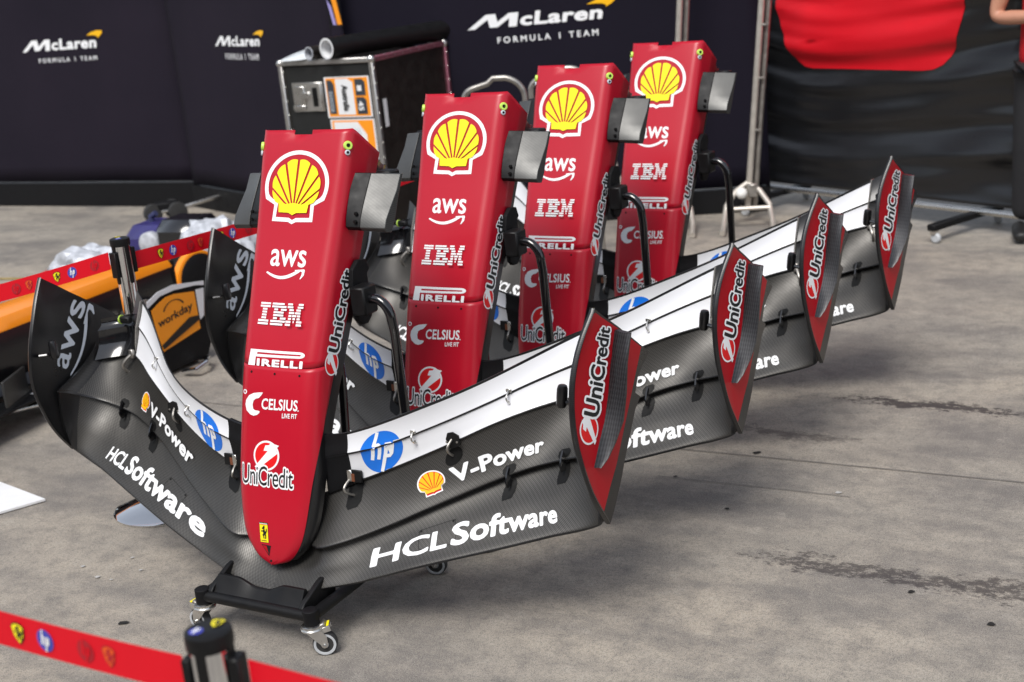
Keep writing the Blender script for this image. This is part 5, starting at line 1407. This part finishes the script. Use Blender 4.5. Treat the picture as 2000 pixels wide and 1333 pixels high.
# ------------------------------------------------------------------ person in a red shirt at the right edge
def skin_body(name, joints, bones, mat, parent, root_i=0, sub=2):
    me = bpy.data.meshes.new(name); me.from_pydata([j[:3] for j in joints], bones, []); me.materials.append(MATS[mat])
    o = bpy.data.objects.new(name, me); COL.objects.link(o); o.parent = parent
    sk = o.modifiers.new('skin', 'SKIN'); sv = me.skin_vertices[0].data
    for i, j in enumerate(joints): sv[i].radius = (j[3], j[4] if len(j) > 4 else j[3]); sv[i].use_root = (i == root_i)
    sk.use_smooth_shade = True
    o.modifiers.new('sub', 'SUBSURF').levels = sub; o.modifiers[-1].render_levels = sub
    return o
r = empty('person', (2.85, 7.02, 0), (0, 0, math.radians(-14)))
# local: X to the person's left (picture right), -Y towards the viewer
J = [(0, 0, .96, .08, .06), (0, .0, 1.12, .085, .065), (0, .01, 1.30, .11, .07), (0, .01, 1.43, .10, .06), (0, 0, 1.52, .055), (0, -.01, 1.62, .06),
     (-.20, .01, 1.40, .055), (-.265, .02, 1.145, .043), (-.12, -.13, 1.15, .034), (-.06, -.155, 1.17, .028, .02),
     (.20, .01, 1.40, .055), (.26, .02, 1.13, .042), (.26, -.06, .90, .032), (.26, -.09, .82, .028, .018),
     (-.08, 0, .86, .055), (-.11, -.01, .50, .048), (-.12, .03, .10, .036), (.08, 0, .86, .055), (.13, -.02, .50, .048), (.15, .03, .10, .036)]
B = [(0, 1), (1, 2), (2, 3), (3, 4), (4, 5), (3, 6), (6, 7), (7, 8), (8, 9), (3, 10), (10, 11), (11, 12), (12, 13), (0, 14), (14, 15), (15, 16), (0, 17), (17, 18), (18, 19)]
skin_body('body', J, B, 'skin', r)
# shirt (torso + short sleeves), trousers, shoes
Js = [(0, 0, .84, .175, .14), (0, 0, .98, .162, .13), (0, 0, 1.12, .155, .125), (0, .01, 1.30, .178, .125), (0, .01, 1.43, .145, .10), (-.20, .01, 1.41, .078), (-.255, .02, 1.27, .070), (.20, .01, 1.41, .078), (.25, .02, 1.27, .070), (0, 0, 1.50, .075)]
skin_body('shirt', Js, [(0, 1), (1, 2), (2, 3), (3, 4), (4, 5), (5, 6), (4, 7), (7, 8), (4, 9)], 'shirt_red', r)
Jt = [(0, 0, .93, .140, .115), (-.09, 0, .84, .095), (-.11, -.01, .50, .075), (-.12, .03, .09, .062), (.10, 0, .84, .095), (.13, -.02, .50, .080), (.15, .03, .09, .070)]
skin_body('trousers', Jt, [(0, 1), (1, 2), (2, 3), (0, 4), (4, 5), (5, 6)], 'trousers', r)
for s, y in ((-.135, .0), (.155, .0)):
    skin_body('shoe', [(s, .07, .05, .045, .042), (s, 0, .048, .048, .04), (s-.01, -.09, .045, .048, .036), (s-.012, -.17, .038, .038, .028)], [(0, 1), (1, 2), (2, 3)], 'shoe', r, sub=2)
# head with face
bm = bmesh.new(); bmesh.ops.create_icosphere(bm, subdivisions=4, radius=1)
for v in bm.verts:
    p = v.co.copy(); x, y, z = p
    q = Vector((x*.076, y*.095, z*.118))
    if z < 0: q.x *= 1-.28*(-z); q.y *= 1-.12*(-z)
    if y < -.3: 
        q.y -= .020*math.exp(-((x/.16)**2+((z+.12)/.22)**2)); q.y += .010*(math.exp(-(((x-.38)/.16)**2+((z-.05)/.12)**2))+math.exp(-(((x+.38)/.16)**2+((z-.05)/.12)**2)))
        q.y -= .005*math.exp(-((x/.25)**2+((z+.48)/.07)**2)); q.y -= .006*math.exp(-((x/.3)**2+((z+.82)/.15)**2))
    v.co = q+Vector((0, -.012, 1.665))
me = bpy.data.meshes.new('head'); bm.to_mesh(me); bm.free(); me.materials.append(MATS['skin']); me.polygons.foreach_set('use_smooth', [True]*len(me.polygons)); o = bpy.data.objects.new('head', me); COL.objects.link(o); o.parent = r
m = MB()
for s in (-1, 1):
    m.lathe([(.0, -.011), (.009, -.006), (.011, 0), (.009, .006), (.0, .011)], 'cast_white', 12, Matrix.Translation((s*.029, -.094, 1.671))); m.lathe([(.0045, 0), (.003, .001)], 'print_black', 10, Matrix.Translation((s*.029, -.1045, 1.671))@Matrix.Rotation(PI/2, 4, 'X'))
m.build('eyes', r)
m = MB()
for s in (-1, 1): m.loft([[(s*(.074+dx*.5), -.005+dy, 1.66+dz) for dy, dz in ((-.012, .0), (0, .028), (.012, .02), (.010, -.02), (-.004, -.03))] for dx in (0, .02)], 'skin')
m.build('ears', r)
bm = bmesh.new(); bmesh.ops.create_icosphere(bm, subdivisions=3, radius=1)
for v in bm.verts:
    x, y, z = v.co; v.co = Vector((x*.083, y*.103, z*.125))+Vector((0, -.008, 1.672))
bmesh.ops.delete(bm, geom=[v for v in bm.verts if v.co.z < 1.69-.35*(v.co.y+.0) and v.co.y < .03 or v.co.z < 1.60], context='VERTS')
me = bpy.data.meshes.new('hair'); bm.to_mesh(me); bm.free(); me.materials.append(MATS['hair']); me.polygons.foreach_set('use_smooth', [True]*len(me.polygons)); o = bpy.data.objects.new('hair', me); COL.objects.link(o); o.parent = r
# hands: palm and five bent fingers
def hand(c, mirror, rx, ry=0):
    Mh = Matrix.Translation(c)@Matrix.Rotation(ry, 4, 'Y')@Matrix.Rotation(rx, 4, 'X')
    Jh = [(0, 0, 0, .026, .014), (0, 0, -.045, .034, .013), (0, 0, -.078, .034, .012)]; Bh = [(0, 1), (1, 2)]
    for i, (x, L) in enumerate(((-.030, .062), (-.010, .075), (.011, .070), (.030, .055))):
        b = len(Jh); Jh += [(x*.9, 0, -.076, .0095), (x, -.006, -.076-L*.45, .0088), (x, -.022, -.076-L*.75, .008), (x, -.036, -.076-L*.9, .007)]; Bh += [(2, b), (b, b+1), (b+1, b+2), (b+2, b+3)]
    b = len(Jh); Jh += [(-.034*mirror, -.006, -.030, .012), (-.052*mirror, -.018, -.058, .0105), (-.054*mirror, -.026, -.082, .009)]; Bh += [(1, b), (b, b+1), (b+1, b+2)]
    Jt_ = [(*(Mh@Vector(j[:3])), *j[3:]) for j in Jh]
    skin_body('hand', Jt_, Bh, 'skin', r, 1, 1)
hand((.26, -.095, .82), 1, .1)
hand((-.07, -.155, 1.165), -1, 0, -1.75)
tag(r, 'person in a red shirt and black trousers standing with elbow out at the right edge', 'person')
for o in bpy.data.objects:
    if o.parent is None and o.type == 'MESH' and 'label' not in o and 'kind' not in o: print('UNTAGGED', o.name)
